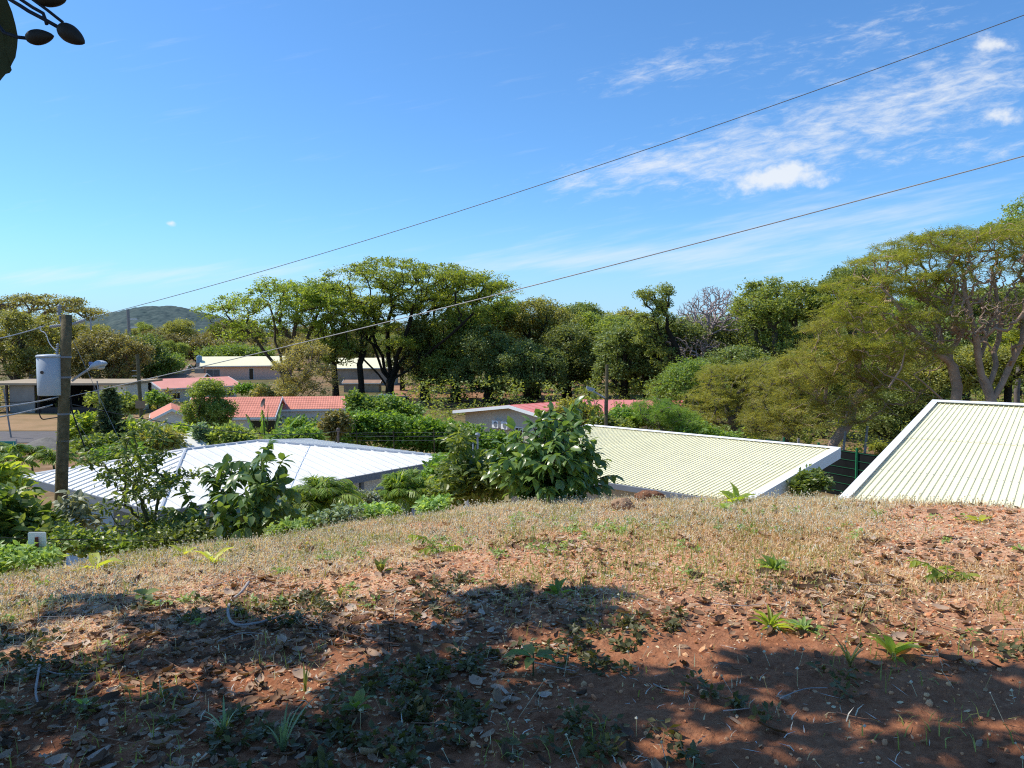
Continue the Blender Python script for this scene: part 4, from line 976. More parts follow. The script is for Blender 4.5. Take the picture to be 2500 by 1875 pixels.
tree('bare_tree', 'second leafless tree low behind the tall slender tree', 'tree', tb, B([(1660, 850, 60, 40), (1720, 870, 80, 45)], 80, 4), None, 'bark_pink', 900, 0, 0, 0, [tb, P(1760, 950, 80), P(1740, 910, 80)], 93, rtip=.02, power=.36, segs=2, bf=.3, jit=.10, lift=.06)
for i, (c, bl, lf, Y, lb, k) in enumerate([
    ((1910, 0), [(1905, 715, 70, 35), (1850, 750, 55, 45), (1960, 750, 50, 40), (1900, 780, 90, 50), (1920, 850, 80, 50)], 'lf_mid', 72, 'large rounded dark green tree on the right skyline', 420),
    ((2080, 0), [(2085, 680, 45, 30), (2050, 720, 45, 40), (2110, 740, 50, 40)], 'lf_dark', 70, 'very dark treetop left of the big feathery tree', 200),
    ((1790, 1), [(1790, 885, 60, 36), (1740, 920, 60, 40), (1840, 910, 60, 40)], 'lf_dark', 68, 'dark green tree below the leafless crown', 280),
    ((1690, 1), [(1680, 920, 50, 40), (1640, 960, 55, 45), (1720, 970, 60, 40)], 'lf_green', 62, 'leafy green tree at the foot of the tall slender tree', 240),
    ((2010, 1), [(1990, 900, 70, 50), (2060, 890, 60, 50), (2030, 950, 80, 45)], 'lf_mid', 60, 'mid green tree behind the feathery shrubs', 260)]):
    tb = gpt(c[0], Y)
    tree('round_tree', lb, 'tree', tb, B(bl, Y, 4), lf, 'bark', int(k*1.2), 80, .75*Y/75, .22*Y/75, None, 100+i, flat=.7, rtip=.04)
# feathery small trees nearer, behind the cream roof
for i, (c, bl, lf, Y, lb, k) in enumerate([
    ((1800, 0), [(1780, 935, 80, 45), (1850, 915, 60, 40), (1740, 980, 70, 45), (1830, 985, 70, 45), (1700, 1020, 60, 35)], 'lf_feather', 50, 'feathery small tree behind the middle of the cream roof', 330),
    ((1925, 0), [(1900, 960, 75, 50), (1960, 1000, 70, 45), (1880, 1030, 80, 40), (1940, 920, 60, 40)], 'lf_feather', 46, 'feathery small tree behind the right end of the cream roof', 340),
    ((1640, 0), [(1600, 1000, 50, 30), (1650, 1030, 60, 30)], 'lf_green', 46, 'light green shrub tree right of the lamp pole', 170)]):
    tb = gpt(c[0], Y)
    tree('feathery_tree', lb, 'tree', tb, B(bl, Y, 2.2), lf, 'bark_grey', int(k*1.4), 17, .42, .28, None, 110+i, SPRAY, flat=.3, rtip=.018, segs=4, bf=.3, up=.6)
tb = gpt(2020, 41)
tree('feathery_tree', 'yellowish feathery tree leaning from the dark fence gap between the cream roofs', 'tree', tb,
     B([(2080, 800, 95, 42), (2030, 860, 80, 42), (2120, 880, 100, 45), (2050, 950, 100, 45), (2180, 950, 80, 40, .7), (2000, 1010, 80, 40), (2110, 1010, 70, 30, .7), (1960, 900, 60, 45), (2230, 880, 60, 40, .4)], 41, 2.4),
     'lf_feather', 'bark_warm', 720, 17, .44, .30, [tb, P(2035, 1080, 41), P(2075, 1030, 41), P(2085, 980, 41)], 120, SPRAY, flat=.26, rtip=.014, power=.45, segs=4, bf=.28, up=.9, lift=-.05)
tb = gpt(2335, 37)
tree('rain_tree', 'big warm-barked feathery tree with bare lower limbs behind the right cream roof, left trunk', 'tree', tb,
     B([(2220, 598, 70, 16), (2160, 640, 75, 22), (2290, 622, 80, 24), (2340, 582, 80, 20), (2110, 700, 90, 28), (2210, 690, 90, 28, .8), (2150, 770, 90, 36, .6), (2300, 700, 60, 40, .3), (2270, 780, 60, 50, .3), (2220, 860, 60, 40, .45), (2150, 840, 80, 40, .7), (2080, 760, 70, 40), (2330, 760, 60, 60, .0)], 37, 2.6),
     'lf_yel', 'bark_warm', 950, 28, .42, .26, [tb, P(2333, 980, 37), P(2337, 945, 37), P(2326, 895, 37)], 121, SPRAY, flat=.24, rtip=.0125, power=.43, segs=4, bf=.2, up=1.2, keep=.72, jit=.26, lift=-.05,
     limbs=[(3, [P(2308, 875, 36.8), P(2269, 848, 36.5), P(2246, 820, 36.2), P(2200, 760, 35.8), P(2150, 700, 35.4)]), (3, [P(2319, 857, 37.2), P(2351, 812, 37.4), P(2360, 730, 37.6), P(2345, 640, 38)]),
            (3, [P(2300, 840, 37.5), P(2290, 760, 38), P(2260, 660, 38.5)]), (1, [P(2300, 975, 36.6), P(2230, 955, 36), P(2160, 945, 35.5), P(2120, 905, 35.2), P(2105, 865, 35)])],
     extra=[([P(2170, 946, 35.6), P(2200, 900, 35.4), P(2212, 850, 35.2), P(2260, 800, 35)], [.05, .04, .03, .012]), ([P(2230, 955, 36), P(2205, 930, 35.6), P(2160, 915, 35.4), P(2140, 895, 35.2)], [.05, .04, .03, .01]),
            ([P(2300, 975, 36.6), P(2250, 930, 36), P(2230, 915, 35.6), P(2290, 880, 35)], [.05, .035, .03, .01])])
tb = gpt(2425, 36)
tree('rain_tree', 'big warm-barked feathery tree with bare lower limbs behind the right cream roof, right trunk', 'tree', tb,
     B([(2400, 600, 90, 22), (2480, 565, 70, 26), (2440, 648, 90, 26, .6), (2530, 640, 80, 50, .5), (2360, 690, 60, 40, .2), (2480, 720, 80, 50, .08), (2560, 760, 70, 60, .2), (2400, 760, 60, 60, .0), (2330, 770, 50, 60, .0), (2450, 800, 60, 50, .0)], 36, 3),
     'lf_yel', 'bark_warm', 950, 28, .42, .26, [tb, P(2420, 980, 36), P(2412, 945, 36)], 122, SPRAY, flat=.24, rtip=.0125, power=.43, segs=4, bf=.18, up=1.2, keep=.72, jit=.28, lift=-.05,
     limbs=[(2, [P(2396, 915, 36), P(2385, 838, 35.7), P(2372, 780, 35.5), P(2350, 700, 35.2)]), (2, [P(2432, 890, 36.4), P(2438, 830, 36.8), P(2436, 740, 37), P(2420, 650, 37.4)]), (1, [P(2446, 936, 36), P(2482, 862, 36), P(2496, 830, 36), P(2500, 740, 36.2), P(2515, 640, 36.4)]),
            (2, [P(2370, 915, 35.6), P(2328, 890, 35.2), P(2300, 830, 34.8), P(2270, 770, 34.6)]), (1, [P(2395, 930, 36.5), P(2388, 880, 37), P(2410, 800, 37.5), P(2460, 720, 38)])])
tb = gpt(2505, 52)
tree('airy_tree', 'tall thin-leaved tree rising at the top right edge of the view', 'tree', tb, B([(2500, 520, 40, 30), (2530, 560, 50, 40), (2440, 560, 30, 18), (2550, 500, 40, 40)], 52, 2.5), 'lf_mid', 'bark_grey', 180, 36, .45, .16, None, 123, flat=.7, rtip=.02)
# shaded backing trees behind the rain trees
for i, (c, bl, lf, lb) in enumerate([((2330, 0), [(2300, 900, 70, 50), (2380, 900, 60, 55), (2240, 930, 60, 40)], 'lf_olive', 'shaded yellowish tree behind the left warm-barked trunk'),
                                     ((2460, 0), [(2460, 880, 70, 60), (2530, 840, 60, 70)], 'lf_yel', 'yellow-leaved tree behind the right warm-barked trunk'),
                                     ((2200, 0), [(2200, 1000, 60, 40), (2260, 980, 60, 40), (2150, 1040, 60, 35)], 'lf_dark', 'dark leafy tree above the black fence gap')]):
    tb = gpt(c[0], 47); tree('round_tree', lb, 'tree', tb, B(bl, 47, 2.2), lf, 'bark_dark', 280, 80, .48, .15, None, 130+i, flat=.75, rtip=.02)
# tall backing row, each its own tree, closing the gaps of the wood
proto = {}
def filler(kind, leaf, seed):
    bl = [(0, 0, 7.5, 3.6, 3.6, 3.2), (1.8, 1, 9.5, 2.6, 2.6, 2.0), (-2.2, -.6, 8.6, 2.4, 2.4, 2.2), (.4, -1.6, 5.2, 2.8, 2.6, 2.0)]
    return tree('forest_tree', 'x', 'tree', (0, 0, 0), bl, leaf, 'bark_dark', 230, 64, .9, .29, [(0, 0, 0), (.15, .1, 2.6), (.1, 0, 4.6)], seed, flat=.75, rtip=.045)
prot = [filler('a', 'lf_dark', 201), filler('b', 'lf_mid', 202), filler('c', 'lf_olive', 203), filler('d', 'lf_brown', 204)]
used = [False]*4
def place_fill(px, Y, sc, k, label, group):
    p = gpt(px, Y); p[2] -= .2; a = random.uniform(0, 6.28)
    if not used[k]:
        o = prot[k]; o.location = p; o.rotation_euler = (0, 0, a); o.scale = (sc,)*3; o['label'] = label; o['group'] = group; used[k] = True
        WORLD[o.name] = p
    else: copy_tree(prot[k], p, a, sc, label, group)
for i in range(34):
    px = 985+i*47+random.uniform(-14, 14); Y = random.uniform(112, 140); ht = np.interp(px, [985, 1250, 1420, 1560, 1700, 1900, 2200, 2500], [8.5, 9.6, 7.6, 8.6, 10.2, 11.0, 12.5, 14])
    k = random.choice([0, 0, 1, 1, 2]); place_fill(px, Y, ht/10.2*random.uniform(.9, 1.08), k, ['dark green tree in the back row of the right-hand wood', 'mid green tree in the back row of the right-hand wood', 'olive tree in the back row of the right-hand wood'][k], ['dark trees of the back row', 'green trees of the back row', 'olive trees of the back row'][k])
for i in range(18):
    px = 1530+i*57+random.uniform(-16, 16); Y = random.uniform(78, 95); k = random.choice([0, 1, 0])
    place_fill(px, Y, random.uniform(.75, .95), k, ['dark green low tree inside the shaded right-hand wood', 'mid green low tree inside the shaded right-hand wood'][k], ['dark trees inside the wood', 'green trees inside the wood'][k])
for i in range(46):
    px = random.uniform(-150, 1000); Y = random.uniform(200, 420); k = random.choice([3, 3, 2, 1, 3])
    place_fill(px, Y, random.uniform(.8, 1.15), k, {3: 'brown dry tree on the plain under the blue hill', 2: 'olive tree on the plain under the blue hill', 1: 'green tree on the plain under the blue hill'}[k], {3: 'brown trees under the hill', 2: 'olive trees under the hill', 1: 'green trees under the hill'}[k])
for i in range(26):
    px = 120+i*34+random.uniform(-10, 10); Y = random.uniform(170, 200); k = random.choice([3, 2, 3, 1])
    if 430 < px < 700: continue
    place_fill(px, Y, random.uniform(.62, .8), k, {3: 'brown dry tree in the row behind the village', 2: 'olive tree in the row behind the village', 1: 'green tree in the row behind the village'}[k], {3: 'brown trees behind the village', 2: 'olive trees behind the village', 1: 'green trees behind the village'}[k])
for k in range(4):
    if not used[k]: place_fill(1300, 150, .8, k, 'tree in the back row', 'trees')
# far plain covered by treetops: one mass
rng = np.random.default_rng(5)
n = 2600; Yv = 230*np.power(4.2, rng.random(n)); pxv = rng.uniform(-500, 3000, n); xs = (pxv-1250)/F*Yv
cen = np.stack([xs, Yv, H(xs, Yv)+rng.uniform(1.5, 5.5, n)], 1)
V, FL = foliage(cen, 16, 3.6, 1.5, rng, RHOMB, .6, .6); props(mesh('far_woods', V, FL, M['lf_brown']), 'hazy brown woods covering the plain below the far hill', kind='stuff')
# shaded undergrowth along the wood edge
def ug(name, label, n, pxr, Yr, hr_, leaf, K, rad, size, seed):
    rng = np.random.default_rng(seed); px = rng.uniform(*pxr, n); Yv = rng.uniform(*Yr, n); xs = (px-1250)/F*Yv
    cen = np.stack([xs, Yv, H(xs, Yv)+rng.uniform(0, hr_, n)], 1); V, FL = foliage(cen, K, rad, size, rng, RHOMB, .7, .4)
    props(mesh(name, V, FL, M[leaf]), label, kind='stuff')
ug('undergrowth', 'dark undergrowth between the trunks of the wood', 900, (985, 2600), (74, 116), 3.4, 'lf_mid', 40, .9, .28, 301)
ug('undergrowth', 'mixed green undergrowth behind the cream roofs', 800, (1430, 2600), (44, 68), 2.8, 'lf_mid', 40, .6, .19, 302)
ug('undergrowth', 'green garden undergrowth between the village houses', 260, (560, 1100), (54, 78), 1.1, 'lf_mid', 34, .6, .22, 303)
ug('undergrowth', 'dry bushes around the open yard behind the pole', 150, (-80, 420), (79, 110), 2.2, 'lf_left', 34, .8, .3, 304)
# ================================================================== NEAR PLANTS
def bez(a, b, c, n):
    t = np.linspace(0, 1, n)[:, None]; return a*(1-t)**2+2*b*t*(1-t)+c*t*t
def leafy_branches(name, label, base, tips, leaf, bark, L=.18, W=.5, step=.085, r=.012, seed=1, droop=.75, bow=.35, cat='shrub', group=None, twigs=0, parts=('stem', 'foliage'), start=.3):
    """arching branches with two ranks of hanging leaves"""
    rng = np.random.default_rng(seed); base = np.asarray(base, float); rt = thing(name, label, cat, base, group); mb = MB()
    pos, dr, up = [], [], []
    paths = []
    for tp in tips:
        tp = np.asarray(tp, float); ln = np.linalg.norm(tp-base)
        mid = base*.45+tp*.55+np.array([0, 0, bow*ln])+rng.normal(size=3)*.05*ln; paths.append((base+rng.normal(size=3)*[.03, .03, 0], mid, tp, r, start))
        for q in range(twigs):
            t = rng.uniform(.45, .85); p = base*(1-t)**2+2*mid*t*(1-t)+tp*t*t
            d = rdir(1, rng)[0]; d[2] = abs(d[2])*.6; e = p+d*ln*rng.uniform(.15, .32); paths.append((p, (p+e)/2+Zv*.04*ln, e, r*.6, .1))
    for a, m_, c, rr, st in paths:
        ln = np.linalg.norm(c-a); n = max(5, int(ln/step)); P_ = bez(a, m_, c, n); T = norm(np.gradient(P_, axis=0))
        V, Q = tube(P_, np.linspace(rr, rr*.3, n), 5); mb.add(V, [Q])
        for i in range(n):
            if i/n < st: continue
            for s in (1, -1):
                sd = np.cross(T[i], Zv)*s; pos.append(P_[i]); dr.append(sd*.8+T[i]*.55+np.array([0, 0, -droop*rng.uniform(.3, 1.2)])+rng.normal(size=3)*.22)
                up.append(np.array([0, 0, 1])+sd*.5+rng.normal(size=3)*.3)
        pos.append(c); dr.append(T[-1]+[0, 0, -.3]); up.append(Zv+rng.normal(size=3)*.3)
    pos, dr, up = np.array(pos), np.array(dr), np.array(up); s = L*rng.uniform(.6, 1.2, len(pos))
    mb.build(parts[0], M[bark], rt, True); V, FL = inst(LEAF[0], LEAF[1], pos, axes(dr, up), np.stack([s, s*W/.46*.9, s], 1)); mesh(parts[1], V, FL, M[leaf], rt, True); return rt
def bush(name, label, px, Y, bl, leaf, n, K, rad, size, seed, dy=None, cat='shrub', tpl=LEAF, wid=1., bark='stem', rtip=.006, **k):
    b = gpt(px, Y); c = np.mean(np.array([q[:3] for q in B(bl, Y, dy)]), 0)
    return tree(name, label, cat, b, B(bl, Y, dy), leaf, bark, n, K, rad, size, [b, b*.7+c*.3, b*.45+c*.55], seed, tpl, rtip=rtip, wid=wid, parts=('stem', 'foliage'), top=.1, shell=.35, **{**dict(flat=.85, up=.6, sat=0), **k})
bush('big_leaf_shrub', 'large dark leafed shrub at the left edge below the wooden pole', 30, 12, [(-10, 1225, 26, 18), (30, 1275, 34, 18), (0, 1310, 44, 22), (70, 1325, 32, 12), (112, 1300, 14, 8)], 'lf_near', 80, 20, .26, .22, 401, .8)
bush('big_leaf_shrub', 'yellow-green leafy shrub at the left edge above the dark one', -10, 14, [(-5, 1165, 35, 25), (-40, 1190, 50, 40)], 'lf_lime', 40, 24, .3, .22, 402, .6)
bush('herb_clump', 'pale green herbs at the foot of the white sign', 60, 8.95, [(30, 1356, 50, 18), (90, 1366, 50, 12), (10, 1385, 45, 14)], 'lf_herb', 60, 26, .09, .075, 403, .35, 'plant')
bush('vine_shrub', 'low tangled shrub with yellowing leaves right of the white sign', 200, 11, [(185, 1322, 36, 10), (245, 1330, 44, 10), (140, 1318, 24, 10), (290, 1338, 40, 8)], 'lf_near', 90, 20, .14, .10, 404, .5)
bush('dark_shrub', 'small dark shrub against the left side of the wooden pole base', 118, 13, [(112, 1262, 16, 20), (95, 1285, 20, 16)], 'lf_near', 26, 24, .16, .12, 408, .3)
bush('vine_shrub', 'pale broad leafed shrub at the foot of the wooden pole', 185, 12.5, [(195, 1250, 22, 16), (222, 1268, 28, 14), (178, 1225, 8, 12)], 'lf_grey', 16, 16, .12, .15, 405, .4)
bush('loose_shrub', 'tall loose shrub with climbing shoots in front of the white roof', 330, 12.5, [(345, 1075, 22, 50), (255, 1105, 34, 26), (300, 1145, 44, 22), (360, 1190, 50, 36), (340, 1280, 56, 24), (410, 1285, 54, 24), (290, 1215, 24, 18), (425, 1180, 40, 18), (355, 1120, 25, 30)], 'lf_near', 180, 15, .12, .095, 406, .9, segs=4)
bush('loose_shrub', 'dense low shrub right below the tall loose one', 430, 11.6, [(430, 1305, 56, 12), (370, 1322, 56, 8), (480, 1315, 40, 10)], 'lf_near', 110, 26, .13, .09, 407, .5)
b = gpt(575, 12.3)
leafy_branches('arching_shrub', 'arching shrub with rows of drooping oval leaves before the middle of the white roof', b,
    [P(x, y, 12.3+d) for x, y, d in [(655, 1085, .2), (690, 1125, .1), (680, 1170, -.2), (560, 1130, .3), (505, 1160, .2), (455, 1205, .1), (640, 1185, -.4), (600, 1215, -.6), (700, 1225, -.2), (480, 1255, -.3), (540, 1250, -.7), (600, 1275, -.8), (560, 1190, .5), (430, 1245, .2), (735, 1245, .3), (660, 1260, -.6), (520, 1205, .6), (620, 1135, .5)]],
    'lf_bush', 'stem', .22, .56, .062, .016, 410, .8, .22, twigs=3, start=.15)
b = gpt(1345, 10.9)
leafy_branches('broad_leaf_bush', 'big dark green bush with large drooping oval leaves on the crest between the two houses', b,
    [P(x, y, 10.9+d) for x, y, d in [(1405, 985, .1), (1345, 1005, .2), (1295, 1030, .1), (1255, 1050, .3), (1215, 1110, .2), (1240, 1120, -.6), (1260, 1090, .6), (1235, 1150, -.6), (1320, 1020, -.3), (1375, 1040, -.4), (1350, 1110, -1.0), (1420, 1130, -.5), (1440, 1075, -.2), (1228, 1082, 0), (1400, 1045, -.2), (1425, 1078, .3), (1442, 1108, 0), (1455, 1145, -.2), (1492, 1160, .2), (1472, 1122, .4), (1300, 1085, -.5), (1222, 1130, .2), (1270, 1118, -.5), (1352, 1075, -.6), (1385, 1120, -.7), (1245, 1180, -.3), (1302, 1165, -.8), (1400, 1172, -.7), (1205, 1155, .2),
     (1332, 1135, -.9), (1370, 1020, .5), (1320, 1050, .6), (1280, 1080, .7), (1390, 1085, .8), (1430, 1170, .3), (1330, 1190, -.9), (1280, 1200, -.5), (1380, 1195, -.6), (1470, 1185, -.1)]],
    'lf_bush', 'bark_dark', .195, .55, .07, .018, 411, .8, .18, twigs=4, start=.2)
leafy_branches('shoot', 'slender light green shoot with arching leaf rows rising behind the big bush', gpt(1360, 12.2), [P(x, y, 12.2) for x, y in [(1445, 958), (1420, 975), (1455, 985), (1390, 1000)]], 'lf_near', 'stem', .13, .4, .06, .010, 412, .8, .22, start=.55)
bush('leafy_shrub', 'mid green shrub with small drooping leaves left of the big bush', 1150, 12.6, [(1125, 1148, 40, 22), (1180, 1140, 44, 22), (1105, 1190, 45, 26), (1175, 1180, 65, 36), (1120, 1085, 12, 26), (1215, 1165, 35, 36)], 'lf_near', 210, 22, .17, .12, 413, .8)
bush('dense_shrub', 'dark dense clipped shrub at the right end of the white roof', 1035, 19, [(1085, 1140, 36, 16), (1062, 1180, 34, 30), (1095, 1175, 36, 30)], 'lf_hedge', 200, 30, .22, .15, 414, .9)
bush('grey_shrub', 'small silvery grey shrub between the two palms', 893, 15, [(892, 1222, 30, 20)], 'lf_grey', 60, 30, .09, .07, 415, .25)
for i, (px, Y, bl, lb) in enumerate([(800, 10.6, [(790, 1268, 45, 14), (840, 1255, 45, 16)], 'bluish green herbs under the left palm'), (745, 10.3, [(735, 1288, 40, 10), (690, 1292, 35, 10)], 'small bluish herbs below the arching shrub'),
                                     (900, 11.2, [(895, 1245, 40, 12), (940, 1248, 30, 9)], 'pale herbs at the foot of the right palm'), (1060, 10.7, [(1060, 1232, 35, 9)], 'light green herbs left of the big bush')]):
    bush('herb_clump', lb, px, Y, bl, 'lf_blue' if i < 1 else 'lf_herb', 34, 20, .08, .08, 420+i, .3, 'plant')
# palms
def palm(name, label, base, top, n, L, leaf, seed, stems=1, cat='palm', droop=1.0, lw=.03, ll=.3, group=None, el=(.15, 1.35)):
    rng = np.random.default_rng(seed); base = np.asarray(base, float); top = np.asarray(top, float); rt = thing(name, label, cat, base, group); st, lf = MB(), MB()
    for s in range(stems):
        o = top+(rng.normal(size=3)*[.22, .22, .12] if s else 0); b = base+(rng.normal(size=3)*[.12, .12, 0] if s else 0)
        V, Q = tube(bez(b, (b+o)/2, o, 5), np.linspace(.05, .035, 5), 7); st.add(V, [Q])
        pos, dr, up, sz = [], [], [], []
        for k in range(n):
            a = k*2.4+rng.uniform(-.3, .3)+s; e = rng.uniform(*el); l_ = L*rng.uniform(.75, 1.1); m_ = 16
            t = np.linspace(0, 1, m_); hd = np.array([math.cos(a), math.sin(a), 0])
            P_ = o+hd*(l_*math.cos(e)*t)[:, None]+Zv*(l_*(math.sin(e)*t-droop*.55*t**2.2))[:, None]
            V, Q = tube(P_, np.linspace(.012, .004, m_), 4); st.add(V, [Q]); T = norm(np.gradient(P_, axis=0))
            for i in range(2, m_):
                for sg in (1, -1):
                    for h in (0, .5):
                        p = P_[i]+(P_[i]-P_[i-1])*h; sd = np.cross(T[i], Zv)*sg
                        pos.append(p); dr.append(sd+T[i]*.75+[0, 0, -.35]+rng.normal(size=3)*.1); up.append(Zv+sd*.3); sz.append(ll*math.sin(math.pi*(.2+.75*i/m_)))
        pos = np.array(pos); sz = np.array(sz); tv = np.array([[0, 0, 0], [.4, .5, .0], [1, 0, -.25], [.4, -.5, 0]])
        V, FL = inst(tv, [[[0, 3, 2, 1]]], pos, axes(np.array(dr), np.array(up)), np.stack([sz, np.full(len(sz), lw), sz], 1)); lf.add(V, FL)
    st.build('stem', M['stem'], rt, True); lf.build('fronds', M[leaf], rt); return rt
palm('palm', 'clumping palm with fresh green and yellow fronds below the eave of the white house', gpt(790, 14), P(790, 1238, 14), 17, 1.15, 'lf_palm', 430, 3, el=(.5, 1.45))
palm('palm', 'clumping palm leaning left beside the arching shrub', gpt(730, 13.6), P(730, 1262, 13.6), 14, .85, 'lf_palm', 432, 2, el=(.4, 1.4))
palm('palm', 'bushy palm with arching fronds at the right end of the white house', gpt(970, 16), P(972, 1212, 16), 26, .95, 'lf_palm', 431, 4, droop=1.0, el=(.45, 1.5), ll=.26)
for i, (px, py, Y) in enumerate([(20, 1120, 27), (75, 1112, 29), (130, 1128, 27), (-20, 1100, 30)]):
    palm('garden_palm', ['low spreading garden palm at the left edge below the road', 'second garden palm from the left below the gravel heap', 'garden palm just left of the wooden pole below the road', 'garden palm cut by the left edge'][i], gpt(px, Y), P(px, py, Y), 18, 1.05, 'lf_palm' if i != 1 else 'lf_green', 440+i, 1, droop=.9, lw=.05, ll=.42, group='garden palms below the road')
def banana(name, label, base, tips, seed, leaf='lf_green'):
    rng = np.random.default_rng(seed); base = np.asarray(base, float); rt = thing(name, label, 'banana plant', base); st, lf = MB(), MB()
    for tp in tips:
        tp = np.asarray(tp, float); ln = np.linalg.norm(tp-base); mid = base*.5+tp*.5+Zv*ln*.35; n = 22; P_ = bez(base, mid, tp, n); T = norm(np.gradient(P_, axis=0))
        V, Q = tube(P_, np.linspace(.05, .01, n), 5); st.add(V, [Q])
        for i in range(7, n-1):
            w = .34*math.sin(math.pi*min(1, (i-6)/(n-7)*.9+.08))
            for sg in (1, -1):
                sd = norm(np.cross(T[i], Zv)*sg+[0, 0, -.35*rng.uniform(.5, 1.6)]); g = .94
                lf.add([P_[i], P_[i]+(P_[i+1]-P_[i])*g, P_[i]+(P_[i+1]-P_[i])*g+sd*w*.95, P_[i]+sd*w], [[[0, 1, 2, 3]]])
    st.build('stem', M['stem'], rt, True); lf.build('leaves', M[leaf], rt, True)
banana('banana_plant', 'banana plant with long arching torn leaves in front of the red tile roof', gpt(640, 41), [P(x, y, 41+d) for x, y, d in [(600, 1010, .2), (565, 1030, .5), (655, 990, 0), (690, 985, .6), (735, 1012, .3), (745, 1040, -.2), (590, 1060, -.3), (640, 1000, -.6), (700, 1050, -.5), (660, 1075, -.7), (615, 1085, -.4), (770, 1030, .5)]], 450)
# mid distance garden shrubs
for i, (px, Y, bl, lf, n, K, rad, sz, lb) in enumerate([
    (215, 40, [(205, 1040, 40, 22), (250, 1060, 40, 24), (190, 1065, 30, 20)], 'lf_lime', 150, 26, .4, .28, 'yellow-green garden shrub right of the wooden pole'),
    (330, 39, [(315, 1056, 38, 20), (350, 1064, 38, 20), (300, 1075, 30, 16)], 'lf_lime', 140, 26, .4, .3, 'yellow-green broad leafed shrub in front of the white gable'),
    (400, 37, [(390, 1070, 55, 20), (350, 1084, 45, 16)], 'lf_feather', 150, 26, .4, .2, 'soft green shrub just above the white roof edge'),
    (455, 41, [(440, 1062, 32, 18), (475, 1068, 34, 18)], 'lf_lime', 120, 26, .38, .28, 'yellow-green shrub under the dark rounded tree'),
    (240, 35, [(235, 1085, 55, 16), (290, 1100, 55, 12)], 'lf_near', 150, 26, .36, .2, 'dark green low shrub against the left end of the white roof'),
    (290, 34, [(310, 1103, 40, 9), (265, 1108, 40, 9)], 'lf_hedge', 120, 26, .3, .16, 'low clipped hedge along the white roof'),
    (490, 39, [(488, 1062, 14, 26), (505, 1070, 14, 18)], 'lf_blue', 50, 26, .28, .22, 'bluish upright plant by the small white roof'),
    (550, 39, [(545, 1064, 36, 16), (575, 1070, 40, 15)], 'lf_mid', 120, 26, .36, .22, 'green shrub left of the banana plant'),
    (720, 40, [(705, 1070, 50, 12), (755, 1066, 30, 16)], 'lf_green', 140, 26, .36, .22, 'green shrub right of the banana plant'),
    (822, 46, [(822, 1032, 30, 28), (805, 1050, 24, 18)], 'lf_brown', 120, 30, .36, .2, 'rounded reddish brown shrub at the left end of the hedge'),
    (745, 50, [(725, 1042, 26, 16), (755, 1050, 28, 16)], 'lf_hedge', 100, 26, .4, .24, 'bright green shrub under the tile house gable'),
    (860, 60, [(880, 995, 34, 22), (915, 1002, 34, 20), (870, 975, 20, 16)], 'lf_green', 150, 28, .5, .28, 'light green shrub under the slender trunks'),
    (960, 62, [(945, 990, 42, 24), (1000, 1005, 36, 20)], 'lf_green', 140, 28, .5, .28, 'light green shrub at the foot of the umbrella tree'),
    (620, 88, [(600, 950, 24, 12), (635, 955, 26, 12)], 'lf_hedge', 90, 28, .45, .3, 'clipped green hedge at the right end of the pink roof house'),
    (660, 86, [(650, 960, 35, 14), (690, 965, 30, 16)], 'lf_pale', 90, 28, .5, .3, 'dry brown shrub under the peach building terrace'),
    (370, 80, [(375, 972, 14, 18), (400, 975, 14, 12)], 'lf_green', 60, 28, .4, .3, 'feathery green plant at the porch of the pink roof house'),
    (270, 70, [(240, 975, 30, 14), (290, 980, 36, 20), (320, 990, 30, 18)], 'lf_mid', 130, 28, .5, .3, 'green garden shrub beside the sand heap'),
    (1400, 50, [(1390, 1000, 34, 22), (1430, 1015, 40, 24), (1360, 1015, 25, 16)], 'lf_feather', 150, 26, .42, .22, 'olive shrub hiding the pink roof left of the lamp pole'),
    (1555, 48, [(1530, 1020, 50, 20), (1600, 1018, 45, 18)], 'lf_green', 150, 26, .4, .26, 'light green large leafed shrub right of the lamp pole'),
    (1690, 44, [(1690, 1060, 60, 20), (1760, 1075, 60, 16)], 'lf_green', 150, 26, .4, .22, 'bright green shrub along the top edge of the cream roof'),
    (1480, 46, [(1470, 1030, 30, 14), (1510, 1040, 34, 12)], 'lf_near', 90, 26, .36, .22, 'dark shrub at the foot of the lamp pole'),
    (2150, 36, [(2148, 1090, 20, 9), (2165, 1096, 16, 7)], 'lf_yel', 30, 26, .2, .14, 'small yellowish plant growing over the net fence'),
    (1985, 26, [(1985, 1170, 36, 20), (1960, 1190, 30, 14)], 'lf_near', 60, 26, .22, .15, 'dark shrub under the white barge board')]):
    bush('garden_shrub' if Y < 70 else 'shrub', lb, px, Y, bl, lf, n, K, rad, sz, 460+i, None, tpl=RHOMB, rtip=.012)
bush('hedge', 'long bright green hedge across the middle of the village', 1020, 50, [(850, 1040, 50, 28), (905, 1035, 50, 30), (965, 1042, 50, 30), (1025, 1050, 50, 30), (1085, 1058, 50, 30), (1140, 1068, 45, 28), (1190, 1078, 45, 28), (1240, 1085, 40, 26), (880, 1062, 60, 20), (990, 1075, 70, 18), (1090, 1085, 70, 18), (1190, 1100, 60, 18)], 'lf_hedge', 700, 40, .42, .24, 490, 1.2, 'hedge', tpl=RHOMB, rtip=.008)
for px, yt in ((1155, 1072), (1166, 1066)):
    r_, b_, t_ = simple_pole('garden_stake', {1155: 'left of two thin grey stakes behind the leafy shrub', 1166: 'right of two thin grey stakes, topped with a small knob'}[px], px, yt, 19, .022, 'grey_metal', 'stakes behind the leafy shrub')
    if px == 1166: MB().lathe(t_-Zv*.02, [(.0, 0), (.06, .03), (.07, .07), (.05, .11), (0, .12)], 10).build('knob', M['grey_metal'], r_)
